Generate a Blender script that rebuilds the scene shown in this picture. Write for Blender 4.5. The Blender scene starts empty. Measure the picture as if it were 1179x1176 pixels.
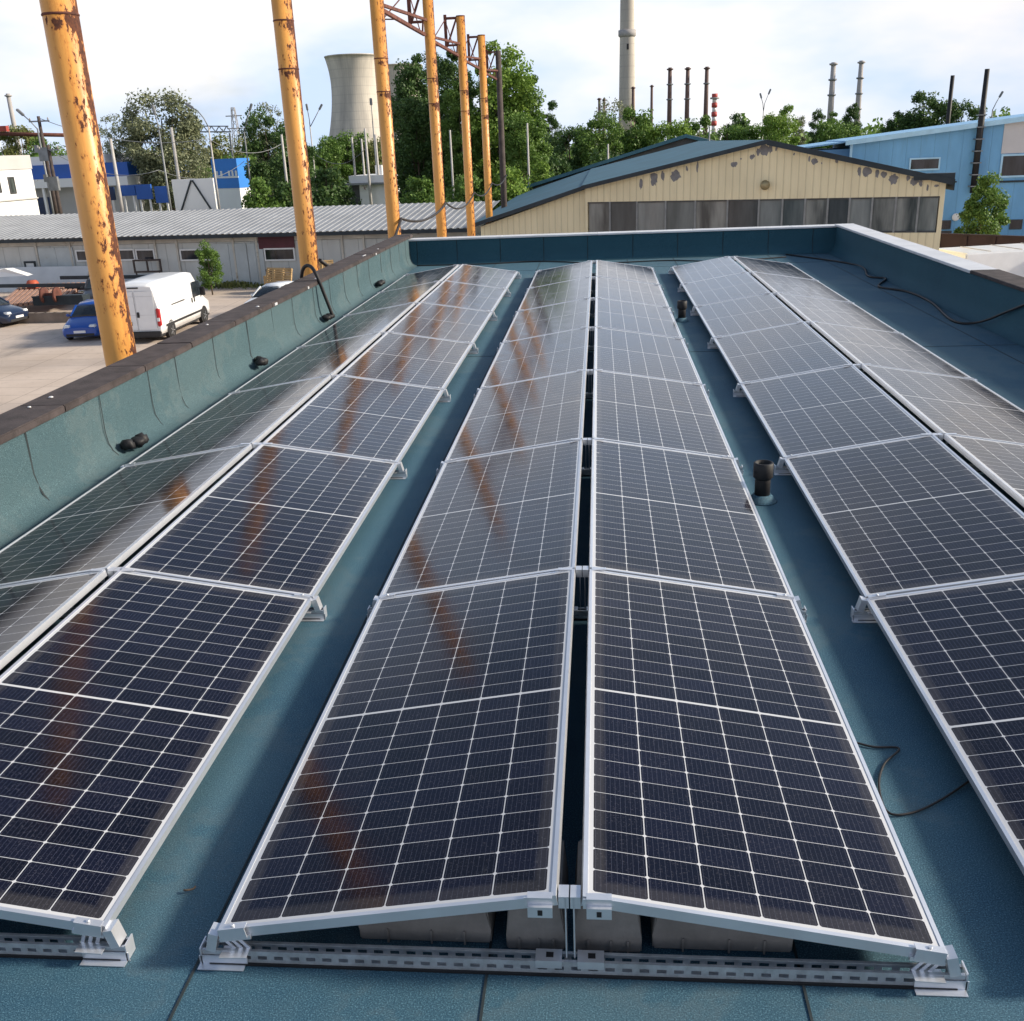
import bpy, bmesh, math, random
from mathutils import Vector, Matrix
R = math.radians
scn = bpy.context.scene
COL = scn.collection

# ------------------------------------------------------------------ camera
FPX = 1136.94
CAM = Vector((0.1009, -2.2727, 2.3065))
def cam_axes(pitch, yaw, roll):
    c, s = math.cos, math.sin
    F = Vector((s(yaw)*c(pitch), c(yaw)*c(pitch), -s(pitch)))
    R0 = Vector((c(yaw), -s(yaw), 0))
    U0 = R0.cross(F)
    return R0*c(roll)+U0*s(roll), -R0*s(roll)+U0*c(roll), F
AR, AU, AF = cam_axes(0.3529, -0.0965, -0.0410)
cd = bpy.data.cameras.new('camera')
cam = bpy.data.objects.new('camera', cd)
COL.objects.link(cam)
cam.matrix_world = Matrix(((AR.x, AU.x, -AF.x, CAM.x), (AR.y, AU.y, -AF.y, CAM.y), (AR.z, AU.z, -AF.z, CAM.z), (0, 0, 0, 1)))
cd.sensor_width = 36.0
cd.lens = 36.0*FPX/1179.0
cd.clip_start = 0.05
cd.clip_end = 6000
scn.camera = cam

# ------------------------------------------------------------------ light
SUN_EL, SUN_AZ = R(26), R(84)            # azimuth measured from +Y towards +X
w = bpy.data.worlds.new('World'); scn.world = w; w.use_nodes = True
nt = w.node_tree; nt.nodes.clear()
def wn(t, **k):
    n = nt.nodes.new(t)
    for a, b in k.items(): setattr(n, a, b)
    return n
out = wn('ShaderNodeOutputWorld'); bg = wn('ShaderNodeBackground'); bg.inputs[1].default_value = 0.13
sky = wn('ShaderNodeTexSky'); sky.sky_type = 'NISHITA'; sky.sun_disc = False
sky.sun_elevation = SUN_EL; sky.sun_rotation = SUN_AZ; sky.air_density = 1.1; sky.dust_density = 2.0; sky.ozone_density = 1.5
tc = wn('ShaderNodeTexCoord'); mp = wn('ShaderNodeMapping'); mp.inputs['Scale'].default_value = (1.0, 1.0, 2.6); mp.inputs['Location'].default_value = (0.35, 0.2, 0.1)
no = wn('ShaderNodeTexNoise'); no.inputs['Scale'].default_value = 1.9; no.inputs['Detail'].default_value = 7; no.inputs['Roughness'].default_value = 0.52
rp = wn('ShaderNodeValToRGB'); rp.color_ramp.elements[0].position = 0.42; rp.color_ramp.elements[1].position = 0.60
rp.color_ramp.elements[0].color = (0.06, 0.06, 0.06, 1)
no2 = wn('ShaderNodeTexNoise'); no2.inputs['Scale'].default_value = 3.3; no2.inputs['Detail'].default_value = 5
cl = wn('ShaderNodeMixRGB'); cl.inputs[1].default_value = (4.3, 5.3, 6.9, 1); cl.inputs[2].default_value = (7.5, 7.1, 6.75, 1)
mx = wn('ShaderNodeMixRGB')
L = nt.links.new
L(tc.outputs['Generated'], mp.inputs[0]); L(mp.outputs[0], no.inputs[0]); L(mp.outputs[0], no2.inputs[0])
sx = wn('ShaderNodeSeparateXYZ'); L(tc.outputs['Generated'], sx.inputs[0])
hm = wn('ShaderNodeMapRange'); hm.inputs['From Min'].default_value = 0.28; hm.inputs['From Max'].default_value = 0.56; hm.inputs['To Min'].default_value = 0.20; hm.inputs['To Max'].default_value = -0.30
L(sx.outputs[2], hm.inputs[0]); ad = wn('ShaderNodeMath', operation='ADD'); L(no.outputs[0], ad.inputs[0]); L(hm.outputs[0], ad.inputs[1])
L(ad.outputs[0], rp.inputs[0]); rp2 = wn('ShaderNodeValToRGB'); rp2.color_ramp.elements[0].position = 0.42; rp2.color_ramp.elements[1].position = 0.66; L(no2.outputs[0], rp2.inputs[0]); L(rp2.outputs[0], cl.inputs[0])
dt = wn('ShaderNodeVectorMath', operation='DOT_PRODUCT'); dt.inputs[1].default_value = (math.cos(SUN_EL)*math.sin(SUN_AZ), math.cos(SUN_EL)*math.cos(SUN_AZ), math.sin(SUN_EL))
L(tc.outputs['Generated'], dt.inputs[0]); wr = wn('ShaderNodeValToRGB'); wr.color_ramp.elements[0].position = 0.25; wr.color_ramp.elements[1].position = 0.95
wr.color_ramp.elements[0].color = (1, 1, 1, 1); wr.color_ramp.elements[1].color = (1.0, 0.84, 0.66, 1); L(dt.outputs['Value'], wr.inputs[0])
wm = wn('ShaderNodeMixRGB', blend_type='MULTIPLY'); wm.inputs[0].default_value = 1.0; L(cl.outputs[0], wm.inputs[1]); L(wr.outputs[0], wm.inputs[2])
L(rp.outputs[0], mx.inputs[0]); L(sky.outputs[0], mx.inputs[1]); L(wm.outputs[0], mx.inputs[2])
L(mx.outputs[0], bg.inputs[0]); L(bg.outputs[0], out.inputs[0])
sl = bpy.data.lights.new('sun', 'SUN'); sl.energy = 5.0; sl.angle = R(7.0); sl.color = (1.0, 0.90, 0.75)
so = bpy.data.objects.new('sun', sl); COL.objects.link(so)
sd = Vector((math.cos(SUN_EL)*math.sin(SUN_AZ), math.cos(SUN_EL)*math.cos(SUN_AZ), math.sin(SUN_EL)))
so.rotation_euler = sd.to_track_quat('Z', 'Y').to_euler(); so.location = (60, 0, 60)
scn.view_settings.view_transform = 'Standard'; scn.view_settings.look = 'None'
scn.view_settings.exposure = 0.3; scn.view_settings.gamma = 1.0
scn.view_settings.use_curve_mapping = False

# ------------------------------------------------------------------ helpers
GZ = -5.1935                              # level of the yard below the roof
def at(px, py, t):                        # the point at pixel (px,py) of the photograph, t metres along the view axis
    return CAM + (AF + AR*((px-589.5)/FPX) - AU*((py-588)/FPX))*t
def at_z(px, py, z):
    d = AF + AR*((px-589.5)/FPX) - AU*((py-588)/FPX)
    return CAM + d*((z-CAM.z)/d.z)
def at_x(px, py, x):
    d = AF + AR*((px-589.5)/FPX) - AU*((py-588)/FPX)
    return CAM + d*((x-CAM.x)/d.x)
def at_y(px, py, y):
    d = AF + AR*((px-589.5)/FPX) - AU*((py-588)/FPX)
    return CAM + d*((y-CAM.y)/d.y)
def depth(p): return (Vector(p)-CAM).dot(AF)

class MB:
    def __init__(s): s.bm = bmesh.new()
    def quad(s, *ps):
        return s.bm.faces.new([s.bm.verts.new(p) for p in ps])
    def box(s, c, d, rot=None):
        m = Matrix.Translation(c)
        if rot is not None: m = m @ rot.to_4x4()
        m = m @ Matrix.Diagonal((d[0], d[1], d[2], 1))
        bmesh.ops.create_cube(s.bm, size=1.0, matrix=m); return s
    def b2(s, x0, x1, y0, y1, z0, z1):
        return s.box(((x0+x1)/2, (y0+y1)/2, (z0+z1)/2), (abs(x1-x0), abs(y1-y0), abs(z1-z0)))
    def bar(s, a, b, wx, wy=None):
        a = Vector(a); b = Vector(b); d = b-a
        q = d.to_track_quat('Z', 'Y').to_matrix()
        return s.box((a+b)/2, (wx, wy or wx, d.length), q)
    def tube(s, pts, r, n=8, cap=True):
        pts = [Vector(p) for p in pts]; k = len(pts)
        rs = r if isinstance(r, (list, tuple)) else [r]*k
        rings = []; up = None
        for i, p in enumerate(pts):
            t = (pts[min(i+1, k-1)]-pts[max(i-1, 0)]).normalized()
            if up is None:
                up = Vector((0, 0, 1)) if abs(t.z) < 0.9 else Vector((1, 0, 0))
            x = up.cross(t)
            if x.length < 1e-5: x = Vector((0, 1, 0)).cross(t)
            x.normalize(); y = t.cross(x); up = y
            rings.append([s.bm.verts.new(p+(x*math.cos(a)+y*math.sin(a))*rs[i]) for a in [2*math.pi*j/n for j in range(n)]])
        for i in range(k-1):
            for j in range(n):
                f = s.bm.faces.new((rings[i][j], rings[i][(j+1) % n], rings[i+1][(j+1) % n], rings[i+1][j])); f.smooth = True
        if cap:
            s.bm.faces.new(rings[0][::-1]); s.bm.faces.new(rings[-1])
        return s
    def lathe(s, prof, n=24, c=(0, 0, 0), axis='Z', cap=True):
        rings = []
        for r, h in prof:
            ring = []
            for j in range(n):
                a = 2*math.pi*j/n; x, y = r*math.cos(a), r*math.sin(a)
                p = (x, y, h) if axis == 'Z' else ((h, x, y) if axis == 'X' else (x, h, y))
                ring.append(s.bm.verts.new(Vector(c)+Vector(p)))
            rings.append(ring)
        for i in range(len(rings)-1):
            for j in range(n):
                f = s.bm.faces.new((rings[i][j], rings[i][(j+1) % n], rings[i+1][(j+1) % n], rings[i+1][j])); f.smooth = True
        if cap:
            s.bm.faces.new(rings[0][::-1]); s.bm.faces.new(rings[-1])
        return s
    def prism(s, poly, y0, y1, plane='XZ'):
        def mk(a, b, y):
            return {'XZ': (a, y, b), 'YZ': (y, a, b), 'XY': (a, b, y)}[plane]
        v0 = [s.bm.verts.new(mk(a, b, y0)) for a, b in poly]; v1 = [s.bm.verts.new(mk(a, b, y1)) for a, b in poly]
        n = len(poly)
        s.bm.faces.new(v0); s.bm.faces.new(v1[::-1])
        for i in range(n): s.bm.faces.new((v0[i], v1[i], v1[(i+1) % n], v0[(i+1) % n]))
        return s
    def loft(s, secs, smooth=True, cap=True):
        rings = [[s.bm.verts.new(p) for p in sec] for sec in secs]; n = len(rings[0])
        for i in range(len(rings)-1):
            for j in range(n):
                f = s.bm.faces.new((rings[i][j], rings[i][(j+1) % n], rings[i+1][(j+1) % n], rings[i+1][j])); f.smooth = smooth
        if cap: s.bm.faces.new(rings[0][::-1]); s.bm.faces.new(rings[-1])
        return s
    def bevel(s, o=0.01, seg=2):
        bmesh.ops.bevel(s.bm, geom=list(s.bm.edges), offset=o, segments=seg, affect='EDGES', clamp_overlap=True); return s
    def build(s, name, mat, parent=None, loc=(0, 0, 0), rotz=0):
        bmesh.ops.recalc_face_normals(s.bm, faces=list(s.bm.faces))
        me = bpy.data.meshes.new(name); s.bm.to_mesh(me); s.bm.free(); me.materials.append(mat)
        o = bpy.data.objects.new(name, me); COL.objects.link(o)
        o.location = loc; o.rotation_euler = (0, 0, rotz)
        if parent: o.parent = parent
        return o

def tag(o, label, cat, group=None):
    o['label'] = label; o['category'] = cat; o['kind'] = 'thing'
    if group: o['group'] = group
    return o
def thing(name, label, cat, loc=(0, 0, 0), rotz=0, group=None):
    o = bpy.data.objects.new(name, None); COL.objects.link(o); o.empty_display_size = 0.2
    o.location = loc; o.rotation_euler = (0, 0, rotz)
    return tag(o, label, cat, group)
def struct(o, kind='structure'):
    o['kind'] = kind; return o
KIDS = {}
def copy_tree(o, loc=None, rot=None, scale=None, label=None, group=None, parent=None):
    c = o.copy(); COL.objects.link(c)
    if parent: c.parent = parent
    if loc is not None: c.location = loc
    if rot is not None: c.rotation_euler = rot
    if scale is not None: c.scale = scale
    if label: c['label'] = label
    if group: c['group'] = group
    for ch in list(o.children): copy_tree(ch, parent=c)
    return c

# ------------------------------------------------------------------ materials
MATS = {}
class NT:
    def __init__(s, name):
        s.m = bpy.data.materials.new(name); s.m.use_nodes = True; s.t = s.m.node_tree
        s.p = s.t.nodes['Principled BSDF']; s.tc = None
    def n(s, typ, **k):
        x = s.t.nodes.new(typ)
        for a, b in k.items(): setattr(x, a, b)
        return x
    def l(s, a, b): s.t.links.new(a, b)
    def coord(s, kind='Object'):
        if not s.tc: s.tc = s.n('ShaderNodeTexCoord')
        return s.tc.outputs[kind]
    def math(s, op, a, b=None, c=None):
        x = s.n('ShaderNodeMath', operation=op)
        for i, v in enumerate((a, b, c)):
            if v is None: continue
            if isinstance(v, (int, float)): x.inputs[i].default_value = v
            else: s.l(v, x.inputs[i])
        return x.outputs[0]
    def noise(s, scale, detail=4, rough=0.5, vec=None, stretch=None):
        x = s.n('ShaderNodeTexNoise'); x.inputs['Scale'].default_value = scale; x.inputs['Detail'].default_value = detail; x.inputs['Roughness'].default_value = rough
        v = vec or s.coord()
        if stretch:
            m = s.n('ShaderNodeMapping'); m.inputs['Scale'].default_value = stretch; s.l(v, m.inputs[0]); v = m.outputs[0]
        s.l(v, x.inputs[0]); return x.outputs[0]
    def ramp(s, f, stops):
        x = s.n('ShaderNodeValToRGB'); e = x.color_ramp.elements
        while len(e) < len(stops): e.new(0.5)
        for i, (p, c) in enumerate(stops):
            e[i].position = p; e[i].color = (*c, 1) if len(c) == 3 else c
        s.l(f, x.inputs[0]); return x.outputs[0]
    def mix(s, f, a, b, mode='MIX'):
        x = s.n('ShaderNodeMixRGB', blend_type=mode)
        for i, v in enumerate((f, a, b)):
            if isinstance(v, (int, float)): x.inputs[i].default_value = v
            elif isinstance(v, tuple): x.inputs[i].default_value = (*v, 1)
            else: s.l(v, x.inputs[i])
        return x.outputs[0]
    def bump(s, h, strength=0.3, dist=0.01):
        b = s.n('ShaderNodeBump'); b.inputs['Strength'].default_value = strength; b.inputs['Distance'].default_value = dist
        s.l(h, b.inputs['Height']); s.l(b.outputs[0], s.p.inputs['Normal'])
    def base(s, c):
        if isinstance(c, tuple): s.p.inputs['Base Color'].default_value = (*c, 1)
        else: s.l(c, s.p.inputs['Base Color'])
    def set(s, rough=0.6, metal=0.0, spec=0.5):
        s.p.inputs['Roughness'].default_value = rough; s.p.inputs['Metallic'].default_value = metal
        s.p.inputs['Specular IOR Level'].default_value = spec

def weathered(name, col, var=0.25, scale=3.0, rough=0.7, metal=0.0, dirt=None, dirt_at=0.62, spec=0.4, stretch=None, bump=0.0):
    """plain material with large and small tone variation and optional stains"""
    if name in MATS: return MATS[name]
    a = NT(name); a.set(rough, metal, spec)
    d = tuple(c*(1-var) for c in col); l = tuple(min(1, c*(1+var)) for c in col)
    c = a.ramp(a.noise(scale, 6, 0.6, stretch=stretch), [(0.3, d), (0.7, l)])
    if dirt:
        m = a.ramp(a.noise(scale*2.3, 7, 0.65, stretch=stretch), [(dirt_at, (0, 0, 0)), (min(1, dirt_at+0.1), (1, 1, 1))])
        c = a.mix(m, c, dirt)
    a.base(c)
    if bump: a.bump(a.noise(scale*12, 4), bump, 0.01)
    MATS[name] = a.m; return a.m

def mat_membrane(name, dark, light, stain=1.0):
    a = NT(name); a.set(0.82, 0, 0.35)
    big = a.noise(0.9, 5, 0.6); gran = a.noise(210, 3, 0.75); med = a.noise(14, 4, 0.6)
    c = a.ramp(big, [(0.3, dark), (0.72, light)])
    c = a.mix(a.ramp(med, [(0.35, (0, 0, 0)), (0.75, (0.35, 0.35, 0.35))]), c, tuple(x*0.8+0.015 for x in light))
    c = a.mix(a.ramp(gran, [(0.53, (0, 0, 0)), (0.64, (0.75, 0.75, 0.75))]), c, tuple(min(1, x*2.1+0.03) for x in light))
    c = a.mix(a.ramp(gran, [(0.34, (0.8, 0.8, 0.8)), (0.46, (0, 0, 0))]), c, tuple(x*0.45 for x in dark))
    st = a.ramp(a.noise(0.45, 7, 0.7), [(0.50, (0, 0, 0)), (0.53, (0.16, 0.16, 0.16)), (0.56, (0.05, 0.05, 0.05))])      # dried puddle rims and dust
    if stain: c = a.mix(st, c, (0.15, 0.17, 0.165))
    a.base(c); a.bump(a.math('ADD', gran, a.math('MULTIPLY', med, 0.6)), 0.35, 0.004)
    return a.m
M_roof = mat_membrane('roof_membrane', (0.016, 0.066, 0.114), (0.050, 0.120, 0.160))
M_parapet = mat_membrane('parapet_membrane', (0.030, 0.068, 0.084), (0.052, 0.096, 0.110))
M_shadefelt = mat_membrane('shade_tinted_wall_felt', (0.008, 0.052, 0.082), (0.016, 0.074, 0.106), 0.0)  # far and right parapets: their blue shade is put into the felt colour
M_seam = weathered('seam_bitumen', (0.02, 0.03, 0.035), 0.4, 8, 0.8)
M_copefelt = weathered('brown_felt', (0.050, 0.040, 0.040), 0.45, 6, 0.85, dirt=(0.16, 0.15, 0.15), dirt_at=0.66, bump=0.3)
M_copemetal = weathered('white_coping_metal', (0.62, 0.63, 0.65), 0.12, 2, 0.45, 0.2, dirt=(0.35, 0.36, 0.37), dirt_at=0.66)
M_alu = weathered('anodised_aluminium', (0.74, 0.76, 0.80), 0.07, 5, 0.38, 0.75)
M_zinc = weathered('galvanised_steel', (0.50, 0.53, 0.56), 0.22, 26, 0.42, 0.55)
M_bracket = weathered('bright_bracket_steel', (0.72, 0.74, 0.78), 0.1, 9, 0.36, 0.7)
M_black = weathered('black_rubber', (0.012, 0.012, 0.014), 0.4, 9, 0.6)
M_block = weathered('brown_ballast', (0.205, 0.192, 0.182), 0.25, 7, 0.75, dirt=(0.34, 0.31, 0.27), dirt_at=0.66, bump=0.2)

def mat_cells(PW, PL):
    a = NT('solar_cells'); a.set(0.075, 0, 0.5); a.p.inputs['IOR'].default_value = 1.36
    s = a.n('ShaderNodeSeparateXYZ'); a.l(a.coord(), s.inputs[0]); X, Y = s.outputs[0], s.outputs[1]
    cx = (PW-0.056)/6; gap = 0.011; cy = (PL/2-0.028-gap/2)/12
    u = a.math('ADD', a.math('DIVIDE', X, cx), 3.0); fu = a.math('FRACT', u)
    v = a.math('DIVIDE', a.math('SUBTRACT', a.math('ABSOLUTE', Y), gap/2), cy); fv = a.math('FRACT', v)
    du = a.math('MULTIPLY', a.math('SUBTRACT', 0.5, a.math('ABSOLUTE', a.math('SUBTRACT', fu, 0.5))), cx)   # metres to the nearest cell edge
    dv = a.math('MULTIPLY', a.math('SUBTRACT', 0.5, a.math('ABSOLUTE', a.math('SUBTRACT', fv, 0.5))), cy)
    line = a.math('MAXIMUM', a.math('LESS_THAN', du, 0.0017), a.math('LESS_THAN', dv, 0.0011))
    line = a.math('MAXIMUM', line, a.math('LESS_THAN', a.math('ADD', du, dv), 0.0085))
    line = a.math('MAXIMUM', line, a.math('LESS_THAN', v, 0.0))
    line = a.math('MAXIMUM', line, a.math('GREATER_THAN', v, 12.0))
    line = a.math('MAXIMUM', line, a.math('GREATER_THAN', a.math('ABSOLUTE', a.math('SUBTRACT', u, 3.0)), 3.0))
    # bus bars: ten fine wires per cell
    fb = a.math('FRACT', a.math('MULTIPLY', fu, 10.0))
    bus = a.math('LESS_THAN', a.math('ABSOLUTE', a.math('SUBTRACT', fb, 0.5)), 0.028)
    # tone per cell
    cv = a.n('ShaderNodeCombineXYZ'); a.l(a.math('FLOOR', u), cv.inputs[0])
    a.l(a.math('FLOOR', a.math('MULTIPLY', v, a.math('SIGN', Y))), cv.inputs[1])
    oi = a.n('ShaderNodeObjectInfo'); a.l(a.math('MULTIPLY', oi.outputs['Random'], 37.0), cv.inputs[2])
    wn_ = a.n('ShaderNodeTexWhiteNoise'); a.l(cv.outputs[0], wn_.inputs['Vector'])
    cell = a.ramp(wn_.outputs['Value'], [(0.0, (0.0020, 0.0024, 0.0080)), (1.0, (0.0042, 0.0050, 0.0160))])
    cell = a.mix(a.math('MULTIPLY', bus, 0.45), cell, (0.12, 0.13, 0.18))
    dust = a.ramp(a.noise(150, 3, 0.7), [(0.57, (0, 0, 0)), (0.70, (0.26, 0.26, 0.26))])
    film = a.ramp(a.noise(2.2, 5, 0.6), [(0.40, (0.0, 0.0, 0.0)), (0.80, (0.015, 0.015, 0.015))])
    cell = a.mix(dust, cell, (0.16, 0.15, 0.17)); cell = a.mix(film, cell, (0.22, 0.20, 0.18))
    vo = a.n('ShaderNodeTexVoronoi'); vo.inputs['Scale'].default_value = 1.7; vo.inputs['Randomness'].default_value = 1.0
    vv = a.n('ShaderNodeVectorMath', operation='ADD'); a.l(a.coord(), vv.inputs[0]); cv2 = a.n('ShaderNodeCombineXYZ'); a.l(a.math('MULTIPLY', oi.outputs['Random'], 50.0), cv2.inputs[2]); a.l(cv2.outputs[0], vv.inputs[1]); a.l(vv.outputs[0], vo.inputs[0])
    drop = a.math('LESS_THAN', a.math('ADD', vo.outputs['Distance'], a.math('MULTIPLY', a.noise(60, 3), 0.03)), 0.031)
    edge = a.math('MAXIMUM', a.math('SUBTRACT', a.math('ABSOLUTE', X), PW/2-0.075), a.math('SUBTRACT', a.math('ABSOLUTE', Y), PL/2-0.085))
    ed = a.math('MULTIPLY', a.math('MULTIPLY', a.math('MAXIMUM', edge, 0.0), 11.0), a.noise(9, 5, 0.7, vv.outputs[0])); cell = a.mix(a.math('MINIMUM', ed, 0.10), cell, (0.24, 0.22, 0.20))
    sm = a.ramp(a.noise(7, 6, 0.7, vv.outputs[0], (1, 0.35, 1)), [(0.66, (0, 0, 0)), (0.80, (0.16, 0.16, 0.16))])
    cell = a.mix(sm, cell, (0.30, 0.30, 0.32)); cell = a.mix(a.math('MULTIPLY', drop, 0.55), cell, (0.42, 0.42, 0.42))
    c = a.mix(line, cell, (0.52, 0.53, 0.55))
    a.base(c)
    ro = a.ramp(a.noise(5, 5, 0.6), [(0.3, (0.07, 0.07, 0.07)), (0.75, (0.17, 0.17, 0.17))]); a.l(ro, a.p.inputs['Roughness'])
    return a.m
def mat_pole():
    a = NT('rusty_yellow_paint'); a.set(0.5, 0, 0.45)
    y = a.ramp(a.noise(1.6, 6, 0.6, stretch=(1, 1, 0.4)), [(0.3, (0.60, 0.27, 0.055)), (0.7, (0.74, 0.37, 0.095))])
    s = a.n('ShaderNodeSeparateXYZ'); a.l(a.coord(), s.inputs[0])
    side = a.math('ADD', a.math('ADD', a.math('MULTIPLY', s.outputs[0], 0.95), -0.085), a.math('MULTIPLY', a.math('MAXIMUM', a.math('SUBTRACT', s.outputs[0], 0.149), 0.0), 12.0))       # weather side of the pipe
    oi = a.n('ShaderNodeObjectInfo'); va = a.n('ShaderNodeVectorMath', operation='ADD'); a.l(a.coord(), va.inputs[0])
    cv = a.n('ShaderNodeCombineXYZ'); a.l(a.math('MULTIPLY', oi.outputs['Random'], 40.0), cv.inputs[2]); a.l(cv.outputs[0], va.inputs[1])
    spots = a.noise(20, 7, 0.68, va.outputs[0], (1, 1, 0.45)); zone = a.noise(0.8, 4, 0.6, va.outputs[0])
    k = a.math('ADD', a.math('ADD', spots, a.math('MULTIPLY', zone, 0.38)), side)
    for zw in (8.74, 9.42):        # rust runs below the welds
        k = a.math('ADD', k, a.math('MULTIPLY', a.math('MAXIMUM', a.math('SUBTRACT', 1.0, a.math('DIVIDE', a.math('ABSOLUTE', a.math('SUBTRACT', s.outputs[2], zw)), 0.14)), 0.0), 0.17))
    flake = a.ramp(k, [(0.752, (0, 0, 0)), (0.798, (1, 1, 1))])
    stain = a.ramp(k, [(0.68, (0, 0, 0)), (0.86, (0.85, 0.85, 0.85))])
    runs = a.ramp(a.math('ADD', a.noise(16, 5, 0.6, va.outputs[0], (1, 1, 0.05)), a.math('MULTIPLY', s.outputs[0], 0.9)), [(0.56, (0, 0, 0)), (0.74, (0.55, 0.55, 0.55))])
    y = a.mix(runs, y, (0.42, 0.16, 0.035))
    c = a.mix(stain, y, (0.40, 0.105, 0.016))
    rust = a.ramp(a.noise(26, 5, 0.6), [(0.3, (0.035, 0.013, 0.009)), (0.7, (0.13, 0.042, 0.018))])
    c = a.mix(flake, c, rust); a.base(c)
    a.l(a.mix(flake, (0.42, 0.42, 0.42), (0.9, 0.9, 0.9)), a.p.inputs['Roughness'])
    a.bump(a.math('SUBTRACT', a.noise(30, 4), a.math('MULTIPLY', flake, 0.6)), 0.25, 0.004)
    return a.m
M_pole = mat_pole()
M_rust = weathered('dark_rust', (0.115, 0.042, 0.030), 0.45, 4, 0.85)
M_rustbright = weathered('orange_rust', (0.30, 0.10, 0.04), 0.45, 3, 0.85)
M_wood = weathered('raw_timber', (0.42, 0.29, 0.16), 0.3, 5, 0.8)
M_darkwood = weathered('dark_pole_wood', (0.065, 0.050, 0.045), 0.35, 4, 0.85)
M_concpole = weathered('concrete_pole', (0.44, 0.42, 0.40), 0.15, 1.5, 0.8)
M_greysteel = weathered('grey_steel', (0.22, 0.23, 0.24), 0.25, 2, 0.55, 0.3)
M_cable = weathered('cable_black', (0.018, 0.016, 0.017), 0.3, 5, 0.55)

def mat_ground():
    a = NT('yard_concrete'); a.set(0.9, 0, 0.3)
    c = a.ramp(a.noise(0.16, 8, 0.65), [(0.3, (0.42, 0.34, 0.275)), (0.55, (0.53, 0.44, 0.37)), (0.75, (0.60, 0.51, 0.43))])
    c = a.mix(a.ramp(a.noise(2.2, 6, 0.7), [(0.55, (0, 0, 0)), (0.78, (0.45, 0.45, 0.45))]), c, (0.20, 0.16, 0.135))
    c = a.mix(a.ramp(a.noise(0.33, 7, 0.65, stretch=(1, 0.35, 1)), [(0.58, (0, 0, 0)), (0.72, (0.6, 0.6, 0.6))]), c, (0.22, 0.19, 0.165))
    br = a.n('ShaderNodeTexBrick'); br.inputs['Scale'].default_value = 0.2; br.inputs['Mortar Size'].default_value = 0.004; br.offset = 0.0
    br.inputs['Color1'].default_value = (0, 0, 0, 1); br.inputs['Color2'].default_value = (0, 0, 0, 1); br.inputs['Mortar'].default_value = (0.5, 0.5, 0.5, 1)
    a.l(a.coord(), br.inputs[0])
    c = a.mix(br.outputs[0], c, (0.15, 0.12, 0.10))
    # grass and earth beyond the yard
    s = a.n('ShaderNodeSeparateXYZ'); a.l(a.coord(), s.inputs[0])
    far = a.ramp(a.math('ADD', a.math('MULTIPLY', s.outputs[1], 0.01), a.math('MULTIPLY', a.noise(0.05, 5), 0.12)), [(0.74, (0, 0, 0)), (0.80, (1, 1, 1))])
    g = a.ramp(a.noise(0.3, 6, 0.65), [(0.35, (0.035, 0.055, 0.018)), (0.65, (0.10, 0.12, 0.05))])
    c = a.mix(far, c, g); a.base(c); a.bump(a.noise(7, 5), 0.25, 0.02); return a.m
M_ground = mat_ground()

def mat_siding(name, col, pitch, groove=0.55, stain=(0.2, 0.18, 0.15), amt=0.5, along=0):
    a = NT(name); a.set(0.55, 0, 0.4)
    s = a.n('ShaderNodeSeparateXYZ'); a.l(a.coord(), s.inputs[0]); X = s.outputs[along]
    f = a.math('ABSOLUTE', a.math('SUBTRACT', a.math('FRACT', a.math('DIVIDE', X, pitch)), 0.5))
    d = tuple(c*0.88 for c in col); l = tuple(min(1, c*1.08) for c in col)
    c = a.ramp(a.noise(1.1, 6, 0.6, stretch=(1, 1, 0.25)), [(0.3, d), (0.7, l)])
    st = a.ramp(a.noise(1.7, 7, 0.7, stretch=(2.5, 2.5, 0.22)), [(0.56, (0, 0, 0)), (0.80, (amt, amt, amt))])
    c = a.mix(st, c, stain)
    gr = a.math('GREATER_THAN', f, 0.5-0.018/pitch)
    c = a.mix(a.math('MULTIPLY', gr, groove), c, tuple(x*0.35 for x in col))
    a.base(c)
    h = a.math('MINIMUM', a.math('MULTIPLY', a.math('SUBTRACT', 0.5, f), pitch*18), 1.0)
    a.bump(h, 0.6, 0.03); return a.m

def mat_glass_dark(name, c1=(0.015, 0.018, 0.02), c2=(0.09, 0.10, 0.10), scale=0.7, rough=0.08):
    a = NT(name); a.set(rough, 0, 0.6)
    a.base(a.ramp(a.noise(scale, 4, 0.6, stretch=(3.0, 3.0, 0.5)), [(0.35, c1), (0.7, c2)])); return a.m
def paint(name, col, rough=0.3, metal=0.0):
    a = NT(name); a.set(rough, metal, 0.5); a.base(a.ramp(a.noise(3, 4), [(0.3, tuple(c*0.93 for c in col)), (0.7, col)]))
    a.p.inputs['Coat Weight'].default_value = 0.35; a.p.inputs['Coat Roughness'].default_value = 0.08
    MATS[name] = a.m; return a.m

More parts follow.
